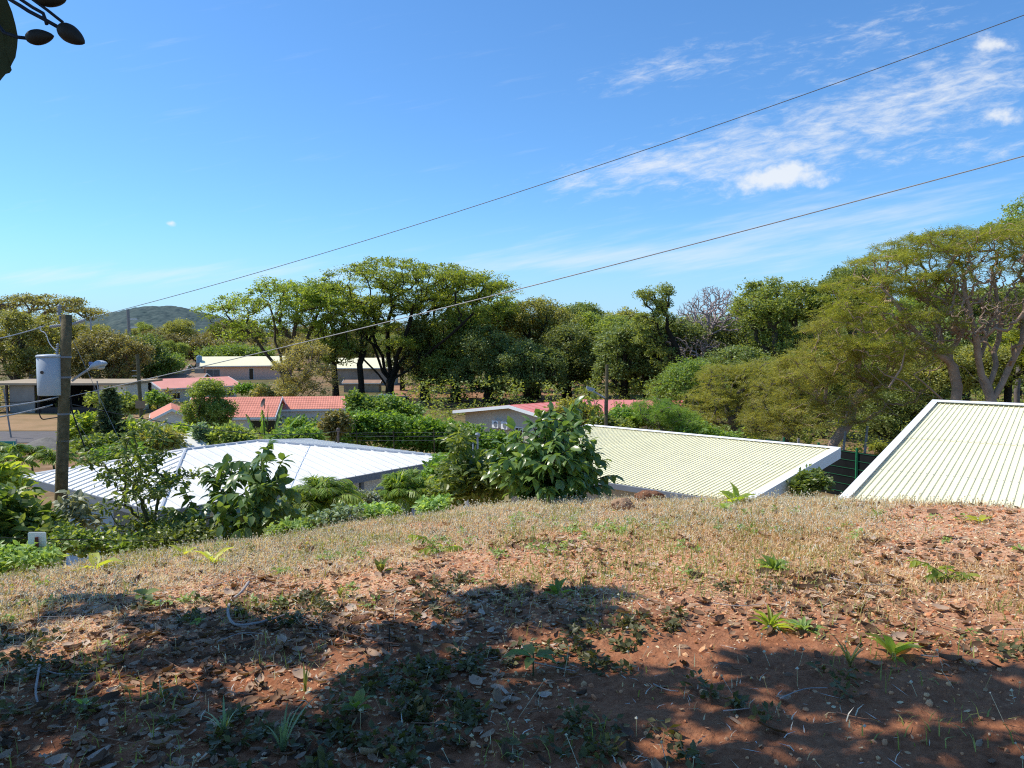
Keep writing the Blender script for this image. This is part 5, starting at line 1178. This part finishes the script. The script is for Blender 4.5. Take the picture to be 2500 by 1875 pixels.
gp = thing('garden_post', 'white slanted garden post showing through the leafy shrub', 'post', gpt(1140, 16))
MB().tube([P(1138, 1240, 16), P(1150, 1130, 16)], [.07, .07], 8).build('shaft', M['white_trim'], gp); MB().cbox(P(1150, 1130, 16), .2, .2, .06).build('cap', M['white_trim'], gp)
# white sign with brown post
sg = thing('sign', 'blank white board on a brown post among the shrubs at the lower left', 'sign', gpt(90, 9.2)); sc_ = P(90, 1317, 9.2); w_, h_ = S(44, 9.2), S(36, 9.2)
bm = MB(); c_ = .012
pts = [(-w_/2+c_, -h_/2), (w_/2-c_, -h_/2), (w_/2, -h_/2+c_), (w_/2, h_/2-c_), (w_/2-c_, h_/2), (-w_/2+c_, h_/2), (-w_/2, h_/2-c_), (-w_/2, -h_/2+c_)]
f_ = [sc_+[x, 0, z] for x, z in pts]; bk = [p+[0, .012, 0] for p in f_]
bm.add(f_+bk, [[list(range(8))[::1]], [list(range(15, 7, -1))], [[i, i+8, (i+1) % 8+8, (i+1) % 8] for i in range(8)]]); bm.build('board', M['white_trim'], sg)
gs = gpt(90, 9.2); MB().box(P(87, 1311, 9.17)-[0, .02, 0]-Zv*.6, [.028, 0, 0], [0, .03, 0], Zv*.6).build('post', mat_plain('post_brown', (.12, .035, .03), .8, .3, 5), sg)
wire('fence_wire', 'single dark wire running past the white sign', P(-60, 1310, 9.1), P(480, 1318, 10.4), .0045, .02, 'cable_black', 'wire', 'wire at the sign')
# ================================================================== FOREGROUND PLANTS
def rosette(name, label, px, py, n, L, leaf, seed, el=(.4, 1.1), W=.4, group=None, stem=.0):
    rng = np.random.default_rng(seed); b = hit(px, py); rt = thing(name, label, 'seedling', b, group); o = b+Zv*stem
    a = np.arange(n)*2.4+rng.uniform(0, 6); e = rng.uniform(*el, n); d = np.stack([np.cos(a)*np.cos(e), np.sin(a)*np.cos(e), np.sin(e)], 1)
    s = L*rng.uniform(.7, 1.15, n); V, FL = inst(LEAF[0], LEAF[1], np.repeat(o[None], n, 0)+d*.01, axes(d, np.tile([0, 0, 1.], (n, 1))+rng.normal(size=(n, 3))*.15), np.stack([s, s*W/.46, s*1.6], 1))
    MB().tube([b-Zv*.02, o+Zv*.02], [.006, .004], 5).build('stem', M['stem'], rt); mesh('leaves', V, FL, M[leaf], rt, True); return rt
rosette('seedling', 'pale yellow-green seedling with two broad leaves below the wooden pole', 232, 1392, 3, .30, 'lf_seed', 501, (.35, .8), .3)
rosette('seedling', 'small glowing yellow seedling, left of a pair in the dry grass', 448, 1358, 5, .16, 'lf_seed', 502, (.3, 1.1), .3)
rosette('seedling', 'bright yellow forked seedling, right of a pair in the dry grass', 520, 1375, 5, .22, 'lf_seed', 503, (.4, 1.0), .28)
rosette('seedling', 'small tufted green seedling in the middle of the litter', 930, 1400, 12, .13, 'lf_near', 504, (.5, 1.4), .3)
rosette('seedling', 'broad leafed bright green weed at the edge of the shadow on the right', 2180, 1605, 9, .18, 'lf_lime', 505, (.05, 1.2), .3)
rosette('seedling', 'bright green weed on the crest before the cream roof', 1795, 1232, 9, .26, 'lf_lime', 506, (.3, 1.2), .45)
rosette('seedling', 'small green weed left of the crest weed', 1768, 1244, 6, .16, 'lf_herb', 507, (.3, 1.2), .4)
rosette('seedling', 'green weed tuft in the brown grass right of centre', 1888, 1396, 14, .14, 'lf_green', 508, (.4, 1.4), .3)
rosette('seedling', 'round leafed seedling in the half shade on the left', 352, 1478, 6, .12, 'lf_near', 509, (.0, .6), .8, stem=.07)
rosette('seedling', 'three leafed seedling standing in the sunlit patch in the centre', 1302, 1650, 6, .14, 'lf_green', 510, (.1, .8), .5, stem=.10)
rosette('seedling', 'tiny green seedling in the shadow at the left', 203, 1740, 8, .06, 'lf_herb', 511, (.2, 1.2), .5, stem=.03)
rosette('seedling', 'small green weed at the lit edge of the central shadow', 1360, 1455, 10, .13, 'lf_green', 512, (.4, 1.3), .35)
rosette('seedling', 'light weed on the red soil at the right', 2395, 1278, 6, .15, 'lf_seed', 513, (.3, 1.1), .4)
rosette('seedling', 'low green weed tuft above the shadow on the right', 1960, 1545, 16, .13, 'lf_herb', 514, (.2, 1.0), .25)
rosette('seedling', 'grassy lime weed patch above the shadow on the right', 1880, 1535, 20, .14, 'lf_lime', 515, (.3, 1.1), .16)
rosette('seedling', 'small dark leafed plant in the shadow at the bottom', 870, 1750, 8, .09, 'lf_near', 516, (.2, 1.0), .5, stem=.03)
for px, py, Ls, n, s, lb in ((1075, 1352, .24, 4, 520, 'bright pinnate seedling arching over the litter in the centre'), (2310, 1418, .19, 6, 521, 'bright pinnate seedling with ladder leaves in the brown grass on the right')):
    b = hit(px, py); rng = np.random.default_rng(s); tips = []
    for k in range(n):
        a = [2.9, .5, 1.9, 3.6, -.4, 1.2][k]; l_ = Ls*[1.15, .7, .6, .7, .8, .7][k]; tips.append(b+[math.cos(a)*l_, math.sin(a)*l_*.6, l_*[.62, .35, .55, .3, .3, .6][k]])
    leafy_branches('pinnate_seedling', lb, b, tips, 'lf_lime', 'stem', .075, .42, .019, .004, s, .5, .3, 'seedling', None, start=.12)
def grass_tuft(name, label, px, py, n, L, seed, leaf='lf_blue', sp=.5):
    rng = np.random.default_rng(seed); b = hit(px, py); mb = MB()
    for k in range(n):
        a = rng.uniform(0, 6.28); l_ = L*rng.uniform(.6, 1.1); hd = np.array([math.cos(a), math.sin(a), 0])*sp*rng.uniform(.3, 1.2); t = np.linspace(0, 1, 7)[:, None]
        P_ = b+hd*l_*t**1.3+Zv*l_*(t*.95-.35*t**2.5); sd = np.cross(hd, Zv); sd = sd/np.linalg.norm(sd); w = (.006*(1-t**2)+.0006)
        mb.add(np.vstack([P_-sd*w, P_+sd*w]), [[[i, i+1, i+8, i+7] for i in range(6)]])
    o = mb.build(name, M[leaf]); return props(o, label, 'grass tuft', 'single grass tufts in the litter')
grass_tuft('grass_tuft', 'thin blue-green grass tuft at the bottom left', 548, 1800, 9, .24, 530)
grass_tuft('grass_tuft', 'larger blue-green grass tuft at the bottom, right of the thin one', 690, 1845, 14, .30, 531)
grass_tuft('grass_tuft', 'grass tuft on the lit litter left of the central shadow', 830, 1460, 16, .16, 532, 'lf_olive')
grass_tuft('grass_tuft', 'tall thin grass stalks standing in the half shade', 745, 1690, 4, .34, 533, 'lf_olive', .25)
grass_tuft('grass_tuft', 'long grass blades under the big bush', 1395, 1226, 22, .42, 534, 'lf_olive')
grass_tuft('grass_tuft', 'dry bent grass blades lying at the shadow edge on the right', 2075, 1635, 12, .26, 535, 'lf_pale', .9)
M['rock'] = mat_plain('rock', (.34, .17, .10), .95, .5, 9, .1, bump=.9)
M['rock_pale'] = mat_plain('rock_pale', (.46, .30, .19), .95, .35, 9, .1, bump=.8)
def rock(name, label, px, py, r, sq, seed, mat, cat='rock'):
    b = hit(px, py); rng = np.random.default_rng(seed); bmv = []; n = 26
    u = np.linspace(0, math.pi, n); v = np.linspace(0, 2*math.pi, n*2, endpoint=False); U, W_ = np.meshgrid(u, v, indexing='ij')
    x, y, z = np.sin(U)*np.cos(W_), np.sin(U)*np.sin(W_), np.cos(U)
    d = 1+.55*(fbm(x*2.2+seed+z, y*2.2+z*1.3, seed, 4)-.5)+.25*(fbm(x*7+z*3, y*7-z*2, seed+9, 3)-.5)
    V = np.stack([x*d*r*sq[0], y*d*r*sq[1], z*d*r*sq[2]], 2).reshape(-1, 3)+b+Zv*r*sq[2]*(.35 if r < .1 else .7); m_ = 2*n
    Q = [[i*m_+j, (i+1)*m_+j, (i+1)*m_+(j+1) % m_, i*m_+(j+1) % m_] for i in range(n-1) for j in range(m_)]
    return props(mesh(name, V, [Q], M[mat], None, True), label, cat)
rock('rock', 'rust red lump of rock on the crest before the cream roof', 1585, 1222, .125, (1.45, .9, .6), 5, 'rock')
rock('rock', 'pale orange lump of earth on the crest beside the big bush', 1520, 1246, .115, (1.15, .9, .7), 8, 'rock_pale')
for i, (px, py, r, m_, lb) in enumerate([(1018, 1412, .055, 'rock', 'orange stone in the litter near the bright pinnate seedling'), (880, 1520, .05, 'rock', 'dark red clod at the left of the central shadow'), (1668, 1585, .03, 'rock_pale', 'whitish stone on the bare soil right of centre'), (1845, 1462, .03, 'rock', 'small round dark red stone on the sunlit soil'),
                                         (335, 1585, .045, 'rock', 'flat red stone in the shade at the left'), (238, 1660, .045, 'rock', 'reddish stone by the pale stick at the left'), (880, 1265, .03, 'rock', 'small stone at the grass edge under the palm'), (1640, 1490, .04, 'rock', 'flat orange stone on the sunlit bare soil')]):
    rock('stone', lb, px, py, r, (1.2, 1, .55), 20+i, m_, 'stone')
M['stick'] = mat_plain('stick', (.46, .41, .38), .85, .3, 20, .15, bump=.4)
M['stick_brown'] = mat_plain('stick_brown', (.30, .17, .11), .85, .3, 20, .15)
def stick(name, label, pts, r0, r1, mat='stick'):
    Q_ = np.array([hit(*p[:2])+Zv*(p[2]+.015 if len(p) > 2 else .028) for p in pts])
    for _ in range(2):
        q = np.empty((len(Q_)*2-2, 3)); q[0::2] = .75*Q_[:-1]+.25*Q_[1:]; q[1::2] = .25*Q_[:-1]+.75*Q_[1:]; Q_ = np.vstack([Q_[:1], q, Q_[-1:]])
    V, Q = tube(Q_, np.linspace(r0, r1, len(Q_))*np.random.default_rng(3).uniform(.85, 1.15, len(Q_)), 8); return props(mesh(name, V, [Q], M[mat], None, True), label, 'stick')
stick('fallen_branch', 'grey hooked fallen branch lying across the shadow left of centre', [(608, 1440, .05), (590, 1462, .03), (563, 1478), (555, 1505), (562, 1528), (582, 1540), (630, 1535), (680, 1520), (708, 1508, .02)], (.012), .006)
stick('twig', 'long thin twig running right from the hooked branch', [(708, 1508, .02), (760, 1530), (830, 1555), (900, 1578), (985, 1585)], .006, .003, 'stick_brown')
stick('twig', 'thin pale twig crossing the top of the hooked branch', [(562, 1476, .02), (620, 1455, .02), (700, 1425, .02), (770, 1415)], .004, .002, 'stick_brown')
stick('twig', 'short pale stick standing out of the litter at the left', [(100, 1632, .04), (92, 1672, .02), (86, 1705), (94, 1735)], .007, .005)
stick('twig', 'pale twig lying right of the short stick at the left', [(88, 1638, .02), (130, 1660), (190, 1663), (240, 1658)], .005, .003)
stick('twig', 'small dry stick upright near the end of the long twig', [(950, 1590, 0), (951, 1565, .06)], .006, .005, 'bark_dark')
stick('twig', 'straw stalk lying in the grass on the right', [(2170, 1488), (2260, 1530), (2360, 1560)], .004, .003, 'rock_pale')
for i in range(26):
    rng = np.random.default_rng(600+i); px, py = rng.uniform(60, 2440), rng.uniform(1420, 1840); a = rng.uniform(-.5, .5); l_ = rng.uniform(60, 190)
    stick('twig', 'thin dry twig scattered in the leaf litter', [(px, py), (px+l_*.5, py+l_*.5*math.sin(a)+rng.uniform(-8, 8)), (px+l_, py+l_*math.sin(a)*.6)], .0035, .002, rng.choice(['stick', 'stick_brown']))['group'] = 'thin twigs in the litter'
# ================================================================== GROUND COVER
def sector(n, rng, r0=2.3, r1=11.2, a=.9):
    t = rng.uniform(-a, a, n); r = np.sqrt(rng.uniform(r0*r0, r1*r1, n)); return r*np.sin(t), r*np.cos(t), r, t
def blades(name, label, x, y, h, w, leaf, rng, lean=1.0):
    n = len(x); z = G(x, y)-.008; a = rng.uniform(0, 6.28, n); k = np.abs(rng.normal(.9, .7, n))*lean
    hd = np.stack([np.cos(a), np.sin(a)], 1); sd = np.stack([-hd[:, 1], hd[:, 0]], 1); tw = rng.uniform(-.6, .6, n)
    sd = sd*np.cos(tw)[:, None]+hd*np.sin(tw)[:, None]
    el = 1/np.sqrt(1+k*k); o = np.stack([x, y, z], 1)
    def at(t, bend): return o+np.concatenate([hd*(h*k*el*t*bend)[:, None], (h*el*t)[:, None]], 1)
    m_ = at(np.full(n, .55), .7); tp = at(np.ones(n), 1.25); tp[:, 2] -= h*.12*k; s3 = np.concatenate([sd, np.zeros((n, 1))], 1)*w[:, None]
    V = np.stack([o-s3, o+s3, m_+s3*.8, m_-s3*.8, tp], 1).reshape(-1, 3); i = np.arange(n)[:, None]*5
    return props(mesh(name, V, [i+np.array([[0, 1, 2, 3]]), i+np.array([[3, 2, 4]])], M[leaf]), label, kind='stuff')
M['dry_grass'] = mat_leaf('dry_grass', [(.17, .122, .078), (.345, .262, .175), (.52, .425, .305), (.64, .555, .43)], .25, .7, .15, gain=0.95)
M['brown_grass'] = mat_leaf('brown_grass', [(.15, .092, .05), (.27, .175, .095), (.40, .28, .155)], .2, .7, .15, gain=0.95)
M['green_grass'] = mat_leaf('green_grass', [(.08, .10, .03), (.15, .175, .05), (.24, .25, .09)], .3, .6, .2, gain=0.85)
M['litter'] = mat_leaf('litter', [(.03, .017, .012), (.08, .04, .026), (.19, .10, .06), (.34, .22, .145), (.50, .42, .36)], .1, .75, .25, gain=0.6)  # litter and weed colours darkened overall to deepen the shade on the ground
M['straw'] = mat_leaf('straw', [(.14, .08, .045), (.30, .19, .11), (.48, .35, .22)], .1, .8, .15, gain=1.0)
M['lf_weed'] = mat_leaf('leaf_weed', [(.03, .034, .010), (.058, .06, .018), (.10, .095, .035)], .25, gain=0.7)
M['seedhead'] = mat_leaf('seedhead', [(.30, .23, .14), (.48, .39, .26), (.62, .54, .40)], .2, .8, .1, gain=0.95)
M['clod'] = mat_leaf('clod', [(.15, .058, .028), (.29, .125, .062), (.42, .21, .115)], 0, .95, .05, gain=1.0)
rng = np.random.default_rng(900)
x, y, r, t = sector(370000, rng); rc = np.interp(t, CT, CRR); gd = grass_density(x, y)
keep = (rng.random(len(x)) < gd*.8*(.2+.8*sstep(4.3, 5.8, r))) & (r < rc+1.3)
x, y, r, t = x[keep], y[keep], r[keep], t[keep]; rc = rc[keep]; rightness = sstep(.0, .35, np.tan(t))*sstep(3.5, 5, r)*(1-sstep(.8, .95, r/rc))
br = rng.random(len(x)) < .15+.6*rightness
hh = rng.uniform(.03, .085, len(x))*(1+.3*sstep(.85, 1, r/rc)); ww = rng.uniform(.0012, .003, len(x))*(1+r/9)
blades('dry_grass', 'short straw coloured dry grass over the hilltop', x[~br], y[~br], hh[~br], ww[~br], 'dry_grass', rng)
blades('brown_grass', 'upright brown dry grass on the right of the hilltop', x[br], y[br], hh[br]*1.05, ww[br], 'brown_grass', rng, .7)
x, y, r, t = sector(185000, rng); rc = np.interp(t, CT, CRR); nz = fbm(x*1.6, y*1.6, 71, 3)
k = (rng.random(len(x)) < sstep(.5, .72, nz)*.36*(.3+.7*sstep(4.5, 6, r))*(1+1.0*sstep(.1, -.35, np.tan(t))*sstep(.75, .95, r/rc))) & (r < rc+.8)
k &= rng.random(len(x)) > BARE(x, y)
blades('green_grass', 'sparse olive green grass among the dry litter', x[k], y[k], rng.uniform(.04, .13, k.sum()), rng.uniform(.0015, .003, k.sum())*(1+r[k]/10), 'green_grass', rng)
# seed heads on thin stalks along the crest and in the shade
x, y, r, t = sector(49000, rng); rc = np.interp(t, CT, CRR)
k = (rng.random(len(x)) < np.where(r > rc*.78, .62, .02)*(1-.9*BARE(x, y))) & (r < rc+1.0); x, y = x[k], y[k]; n = len(x); h = rng.uniform(.035, .11, n)*np.where(rng.random(n) < .06, 1.6, 1)
z = G(x, y); o = np.stack([x, y, z], 1); tp = o+np.stack([rng.normal(0, .04, n), rng.normal(0, .04, n), h], 1)
sd = np.zeros((n, 3)); sd[:, 0] = .0012
V1 = np.stack([o-sd, o+sd, tp+sd, tp-sd], 1).reshape(-1, 3); F1 = np.arange(n)[:, None]*4+np.array([[0, 1, 2, 3]])
octa = np.array([[1, 0, 0], [-1, 0, 0], [0, 1, 0], [0, -1, 0], [0, 0, 1], [0, 0, -1.]]); of = [[[0, 2, 4], [2, 1, 4], [1, 3, 4], [3, 0, 4], [2, 0, 5], [1, 2, 5], [3, 1, 5], [0, 3, 5]]]
V2, F2 = inst(octa, of, tp, np.repeat(np.eye(3)[None], n, 0), rng.uniform(.005, .011, n))
props(mesh('seed_heads', np.vstack([V1, V2]), [F1, F2[0]+len(V1)], M['seedhead']), 'pale seed heads on thin stalks over the dry grass', kind='stuff')
# dry leaves
CURL = []
for i in range(4):
    u_ = i/3
    for s in (-1, 0, 1): CURL.append([u_-.5, s*.27*math.sin(math.pi*(.1+.8*u_)), .10*abs(s)+.16*(u_-.5)**2*4*.5])
CURL = np.array(CURL); CF = [[[i*3+j, (i+1)*3+j, (i+1)*3+j+1, i*3+j+1] for i in range(3) for j in range(2)]]
def litter(name, label, x, y, size, mat, rng, tilt=.35, lift=.006):
    n = len(x); a = rng.uniform(0, 6.28, n); d = np.stack([np.cos(a), np.sin(a), rng.normal(0, tilt*.5, n)], 1); u = np.stack([rng.normal(0, tilt, n), rng.normal(0, tilt, n), np.where(rng.random(n) < .7, 1., -1.)], 1)
    p = np.stack([x, y, G(x, y)+lift+size*.06], 1); s3 = np.stack([size, size*rng.uniform(.7, 1.3, n), size*rng.uniform(.4, 2.0, n)], 1)
    V, FL = inst(CURL, CF, p, axes(d, u), s3); return props(mesh(name, V, FL, M[mat], None, True), label, kind='stuff')
x, y, r, t = sector(37000, rng, 2.2, 9.5); nz = fbm(x*1.3, y*1.3, 81, 3); k = rng.random(len(x)) < np.clip(.08+1.2*(nz-.42)+.22*sstep(.25, -.3, np.tan(t)), .05, .9)*np.where(r > 7.5, .35, 1)*np.where((np.tan(t) > .05) & (r < 4.6), .3, 1)
x, y, r = x[k], y[k], r[k]; litter('dry_leaves', 'curled dry fallen leaves lying on the red soil', x, y, rng.gamma(5, .0085, len(x))+.022, 'litter', rng)
x, y, r, t = sector(116000, rng, 2.2, 9.8); k = rng.random(len(x)) < .62*np.where((np.tan(t) > .1) & (r < 4.6), .12, 1)*(.35+.65*sstep(4.3, 5.8, r))*np.where(r > 8, .5, 1)
litter('leaf_chips', 'small broken leaf and straw chips over the soil', x[k], y[k], rng.uniform(.010, .034, k.sum()), 'straw', rng, .4, .003)
# straws lying flat
x, y, r, t = sector(32000, rng, 2.2, 10); k = rng.random(len(x)) < .03+.97*sstep(4.6, 6.2, r); x, y = x[k], y[k]; a = rng.uniform(0, 6.28, len(x)); l_ = rng.uniform(.03, .13, len(x))
d = np.stack([np.cos(a), np.sin(a), rng.normal(0, .12, len(x))], 1); tv = np.array([[0, 0, 0], [.5, .5, .0], [1, 0, 0], [.5, -.5, 0]])
V, FL = inst(tv, [[[0, 3, 2, 1]]], np.stack([x, y, G(x, y)+.008], 1), axes(d, np.tile([0, 0, 1.], (len(x), 1))), np.stack([l_, rng.uniform(.003, .007, len(x)), l_], 1))
props(mesh('straws', V, FL, M['dry_grass']), 'dry straws lying flat over the soil', kind='stuff')
# clods of red soil
ico = np.array([[0, 0, 1], [.89, 0, .45], [.28, .85, .45], [-.72, .53, .45], [-.72, -.53, .45], [.28, -.85, .45], [.72, .53, -.45], [-.28, .85, -.45], [-.89, 0, -.45], [-.28, -.85, -.45], [.72, -.53, -.45], [0, 0, -1.]])
icf = [[[0, 1, 2], [0, 2, 3], [0, 3, 4], [0, 4, 5], [0, 5, 1], [1, 6, 2], [2, 7, 3], [3, 8, 4], [4, 9, 5], [5, 10, 1], [6, 7, 2], [7, 8, 3], [8, 9, 4], [9, 10, 5], [10, 6, 1], [11, 7, 6], [11, 8, 7], [11, 9, 8], [11, 10, 9], [11, 6, 10]]]
x, y, r, t = sector(32000, rng, 2.2, 10); gdn = grass_density(x, y); k = rng.random(len(x)) < .75*(1-gdn*.85)*(.25+.75*sstep(4.2, 5.8, r)); x, y = x[k], y[k]; n = len(x)
sz = np.minimum(rng.gamma(1.5, .0036, n)+.003, .022); V, FL = inst(ico, icf, np.stack([x, y, G(x, y)+sz*.2], 1), axes(rdir(n, rng), rdir(n, rng)), np.stack([sz*rng.uniform(.8, 1.4, n), sz, sz*rng.uniform(.5, .9, n)], 1))
V = V+rng.normal(size=V.shape)*.0012; props(mesh('soil_clods', V, FL, M['clod']), 'small crumbly clods of red soil', kind='stuff')
# low weeds in the litter
def weeds(name, label, n0, cond, leaf, size, rad, K, seed):
    rng = np.random.default_rng(seed); x, y, r, t = sector(n0, rng, 2.2, 9.8); nz = fbm(x*1.9, y*1.9, seed, 3); k = cond(x, y, r, t, nz) > rng.random(n0); x, y = x[k], y[k]
    cen = np.stack([x, y, G(x, y)+.03], 1); V, FL = foliage(cen, K, rad, size, rng, RHOMB, .5, .9); props(mesh(name, V, FL, M[leaf]), label, kind='stuff')
weeds('low_weeds', 'low grey-green weeds in the shaded litter', 5200, lambda x, y, r, t, nz: sstep(.50, .66, nz)*sstep(6.6, 5.2, r)*np.where((np.tan(t) > .22), .35, 1), 'lf_weed', .042, .06, 22, 711)
weeds('low_weeds', 'scattered small green weeds in the sunlit litter', 3600, lambda x, y, r, t, nz: sstep(.60, .74, nz)*.5*sstep(4.5, 6, r), 'lf_herb', .038, .05, 18, 712)
weeds('low_weeds', 'green weeds along the left edge of the hill crest', 3000, lambda x, y, r, t, nz: sstep(-.05, -.4, np.tan(t))*sstep(7.2, 8.4, r)*.35, 'lf_olive', .05, .07, 14, 713)
# ================================================================== OVERHANGING SHADE TREE (above and behind the camera)
rng = np.random.default_rng(42)
dark = [(1270, 1500, 215, 72, 2.2), (1010, 1640, 270, 80, 1.5), (640, 1560, 230, 40, .8), (130, 1465, 190, 42, .9), (420, 1530, 180, 30, .5), (250, 1620, 330, 50, .7), (150, 1760, 420, 90, .9), (500, 1700, 220, 40, .35), (1800, 1625, 200, 34, .8),
        (2150, 1668, 260, 34, .9), (2430, 1700, 160, 40, 1), (1680, 1740, 220, 60, .75), (2050, 1790, 260, 40, .7), (2350, 1800, 220, 60, .9), (1300, 1800, 300, 70, .8), (800, 1800, 330, 70, .95), (300, 1850, 380, 50, .9), (1750, 1860, 300, 30, .8), (2200, 1870, 350, 30, .9), (1560, 1590, 60, 25, .5), (-200, 1600, 250, 160, .8), (1000, 1900, 1400, 60, .9)]
lit = [(120, 1548, 190, 30), (560, 1490, 60, 20), (450, 1690, 170, 26), (250, 1700, 130, 22), (700, 1770, 160, 18), (1380, 1600, 90, 30), (1250, 1700, 160, 22), (150, 1820, 160, 16), (1500, 1780, 110, 22), (2250, 1715, 90, 16), (2380, 1760, 120, 14), (1190, 1580, 110, 34), (600, 1640, 150, 26), (300, 1560, 190, 22), (2150, 1740, 170, 20), (1900, 1700, 120, 22), (720, 1720, 130, 22), (1560, 1690, 120, 26), (480, 1780, 120, 20), (1900, 1830, 130, 18)]
cl_ = []
top_k = math.tan(math.radians(23.4))
def proj(p):
    y = p[1]*cp-(p[2]-EYE)*sp; z = p[1]*sp+(p[2]-EYE)*cp; return 1250+F*p[0]/y, 937.5-F*z/y
YTX = [-600, 0, 240, 300, 440, 520, 720, 800, 960, 1040, 1460, 1520, 1640, 1900, 2080, 2500, 3200]; YTY = [1420, 1425, 1432, 1495, 1500, 1462, 1500, 1550, 1545, 1432, 1440, 1565, 1600, 1612, 1640, 1650, 1700]
for gx in np.arange(-6.5, 6.5, .19):
    for gy in np.arange(-.4, 6.6, .19):
        x, y = gx+rng.uniform(-.08, .08), gy+rng.uniform(-.08, .08); g0 = np.array([x, y, float(H(x, y))])
        if y > .8:
            px, py = proj(g0); py = min(py, 2600)
            if py < np.interp(px, YTX, YTY) or px < -700 or px > 3000: continue
            n = float(fbm(np.array(px/230.), np.array(py/62.), 55, 3)); thr = np.interp(py, [1430, 1600, 1750, 1875, 2300], [.60, .595, .565, .50, .40])
            for q in dark:
                e = ((px-q[0])/q[2])**2+((py-q[1])/q[3])**2; n += .13*q[4]*math.exp(-e)
            for l in lit:
                e = ((px-l[0])/l[2])**2+((py-l[1])/l[3])**2; n -= .16*math.exp(-e)
            if n < thr+.045*float(sstep(1000, 600, px)): continue
        elif rng.random() < .45: continue
        hgt = rng.uniform(5.2, 6.4)
        for _ in range(40):
            c = g0+SUND/SUND[2]*hgt
            if c[2] > EYE+max(c[1], 0)*(top_k+.08)+.6: break
            hgt += .3
        cl_.append(c)
# canopy beyond what throws shade into view: all around the trunk behind the camera
for _ in range(420):
    a = rng.uniform(0, 6.28); rr_ = rng.uniform(.5, 5.5); c = np.array([-3.5+rr_*math.cos(a), -2.5+rr_*math.sin(a), rng.uniform(5.5, 9)])
    if c[1] > -.5: continue
    cl_.append(c)
cl_ = np.array(cl_)
tb = np.array([-3.2, -2.4, float(H(-3.2, -2.4))])
sh = thing('shade_tree', 'dark overhanging tree with a big leaf and hanging fruits in the top left corner', 'tree', tb)

pos, par, cnt, rad_, tips = grow(cl_[rng.random(len(cl_)) < .5], [tb, tb+[.1, .1, 1.5], tb+[-.1, .2, 3.0], tb+[0, .3, 4.6], tb+[0, .4, 5.8]], rng, .35, 3, .1, .010, .5, .05)
branch_mesh(pos, par, cnt, rad_, MB(), .004).build('trunk', M['bark'], sh, True)
V, FL = foliage(cl_, 58, .20, .15, rng, LEAF, .7, .8, wid=1.); mesh('crown', V, FL, M['lf_shade'], sh)
# the twig that hangs into the picture
YT = .85
M['fruit'] = mat_plain('fruit', (.035, .03, .022), .6, .3, 40, .3); M['twig_dark'] = mat_plain('twig_dark', (.03, .035, .05), .7, .3, 60, .2); M['leaf_back'] = mat_leaf('leaf_back', [(.006, .012, .004), (.010, .018, .007)], .03, .6, .15)
T_ = lambda x, y, d=0: P(x, y, YT+d)
tw = MB()
for pts, r in (([T_(-60, -90), T_(20, -4), T_(50, 14), T_(70, 27), T_(110, 48), T_(142, 66)], .0021), ([T_(-60, -110), T_(50, -2), T_(80, 18), T_(105, 32), T_(112, 52), T_(114, 60)], .0019), ([T_(40, -60), T_(75, -5), T_(115, 24), T_(153, 54)], .0017),
               ([T_(-60, -40, .02), T_(-20, 40, .02), T_(10, 80, .01), T_(44, 91), T_(62, 93)], .0019)):
    tw.tube(np.array(pts), r, 7)
tw.build('twig', M['twig_dark'], sh, True)
def fruit(c, ax, L, r, name='fruit'):
    t = np.linspace(0, 1, 14); pr = [(max(.0004, r*math.sin(math.pi*(q**.85))**.62*(1-.18*q)), q*L) for q in t]; MB().lathe(c, pr, 20, ax).build(name, M['fruit'], sh, True)
fruit(T_(142, 64), T_(207, 106)-T_(142, 64), np.linalg.norm(T_(207, 106)-T_(142, 64)), S(23, YT)); fruit(T_(62, 93), T_(132, 88)-T_(62, 93), np.linalg.norm(T_(132, 88)-T_(62, 93)), S(19.5, YT))
fruit(T_(84, -12), T_(162, 0)-T_(84, -12), np.linalg.norm(T_(162, 0)-T_(84, -12)), S(24, YT))
lv = [(18, 0), (30, 30), (38, 60), (44, 90), (42, 115), (38, 140), (30, 155), (26, 163), (29, 171), (24, 178), (14, 181), (8, 188), (0, 198), (-20, 205), (-60, 200), (-110, 150), (-120, 60), (-80, -40), (-20, -60), (10, -30)]
lp = np.array([P(x, y, YT+.02+.015*math.sin(x*.03)) for x, y in lv]); c0 = lp.mean(0)+[0, .01, 0]
mb = MB(); mb.add(np.vstack([lp, c0[None]]), [[[i, (i+1) % len(lv), len(lv)] for i in range(len(lv))]]); mb.build('leaf', M['leaf_back'], sh, True)
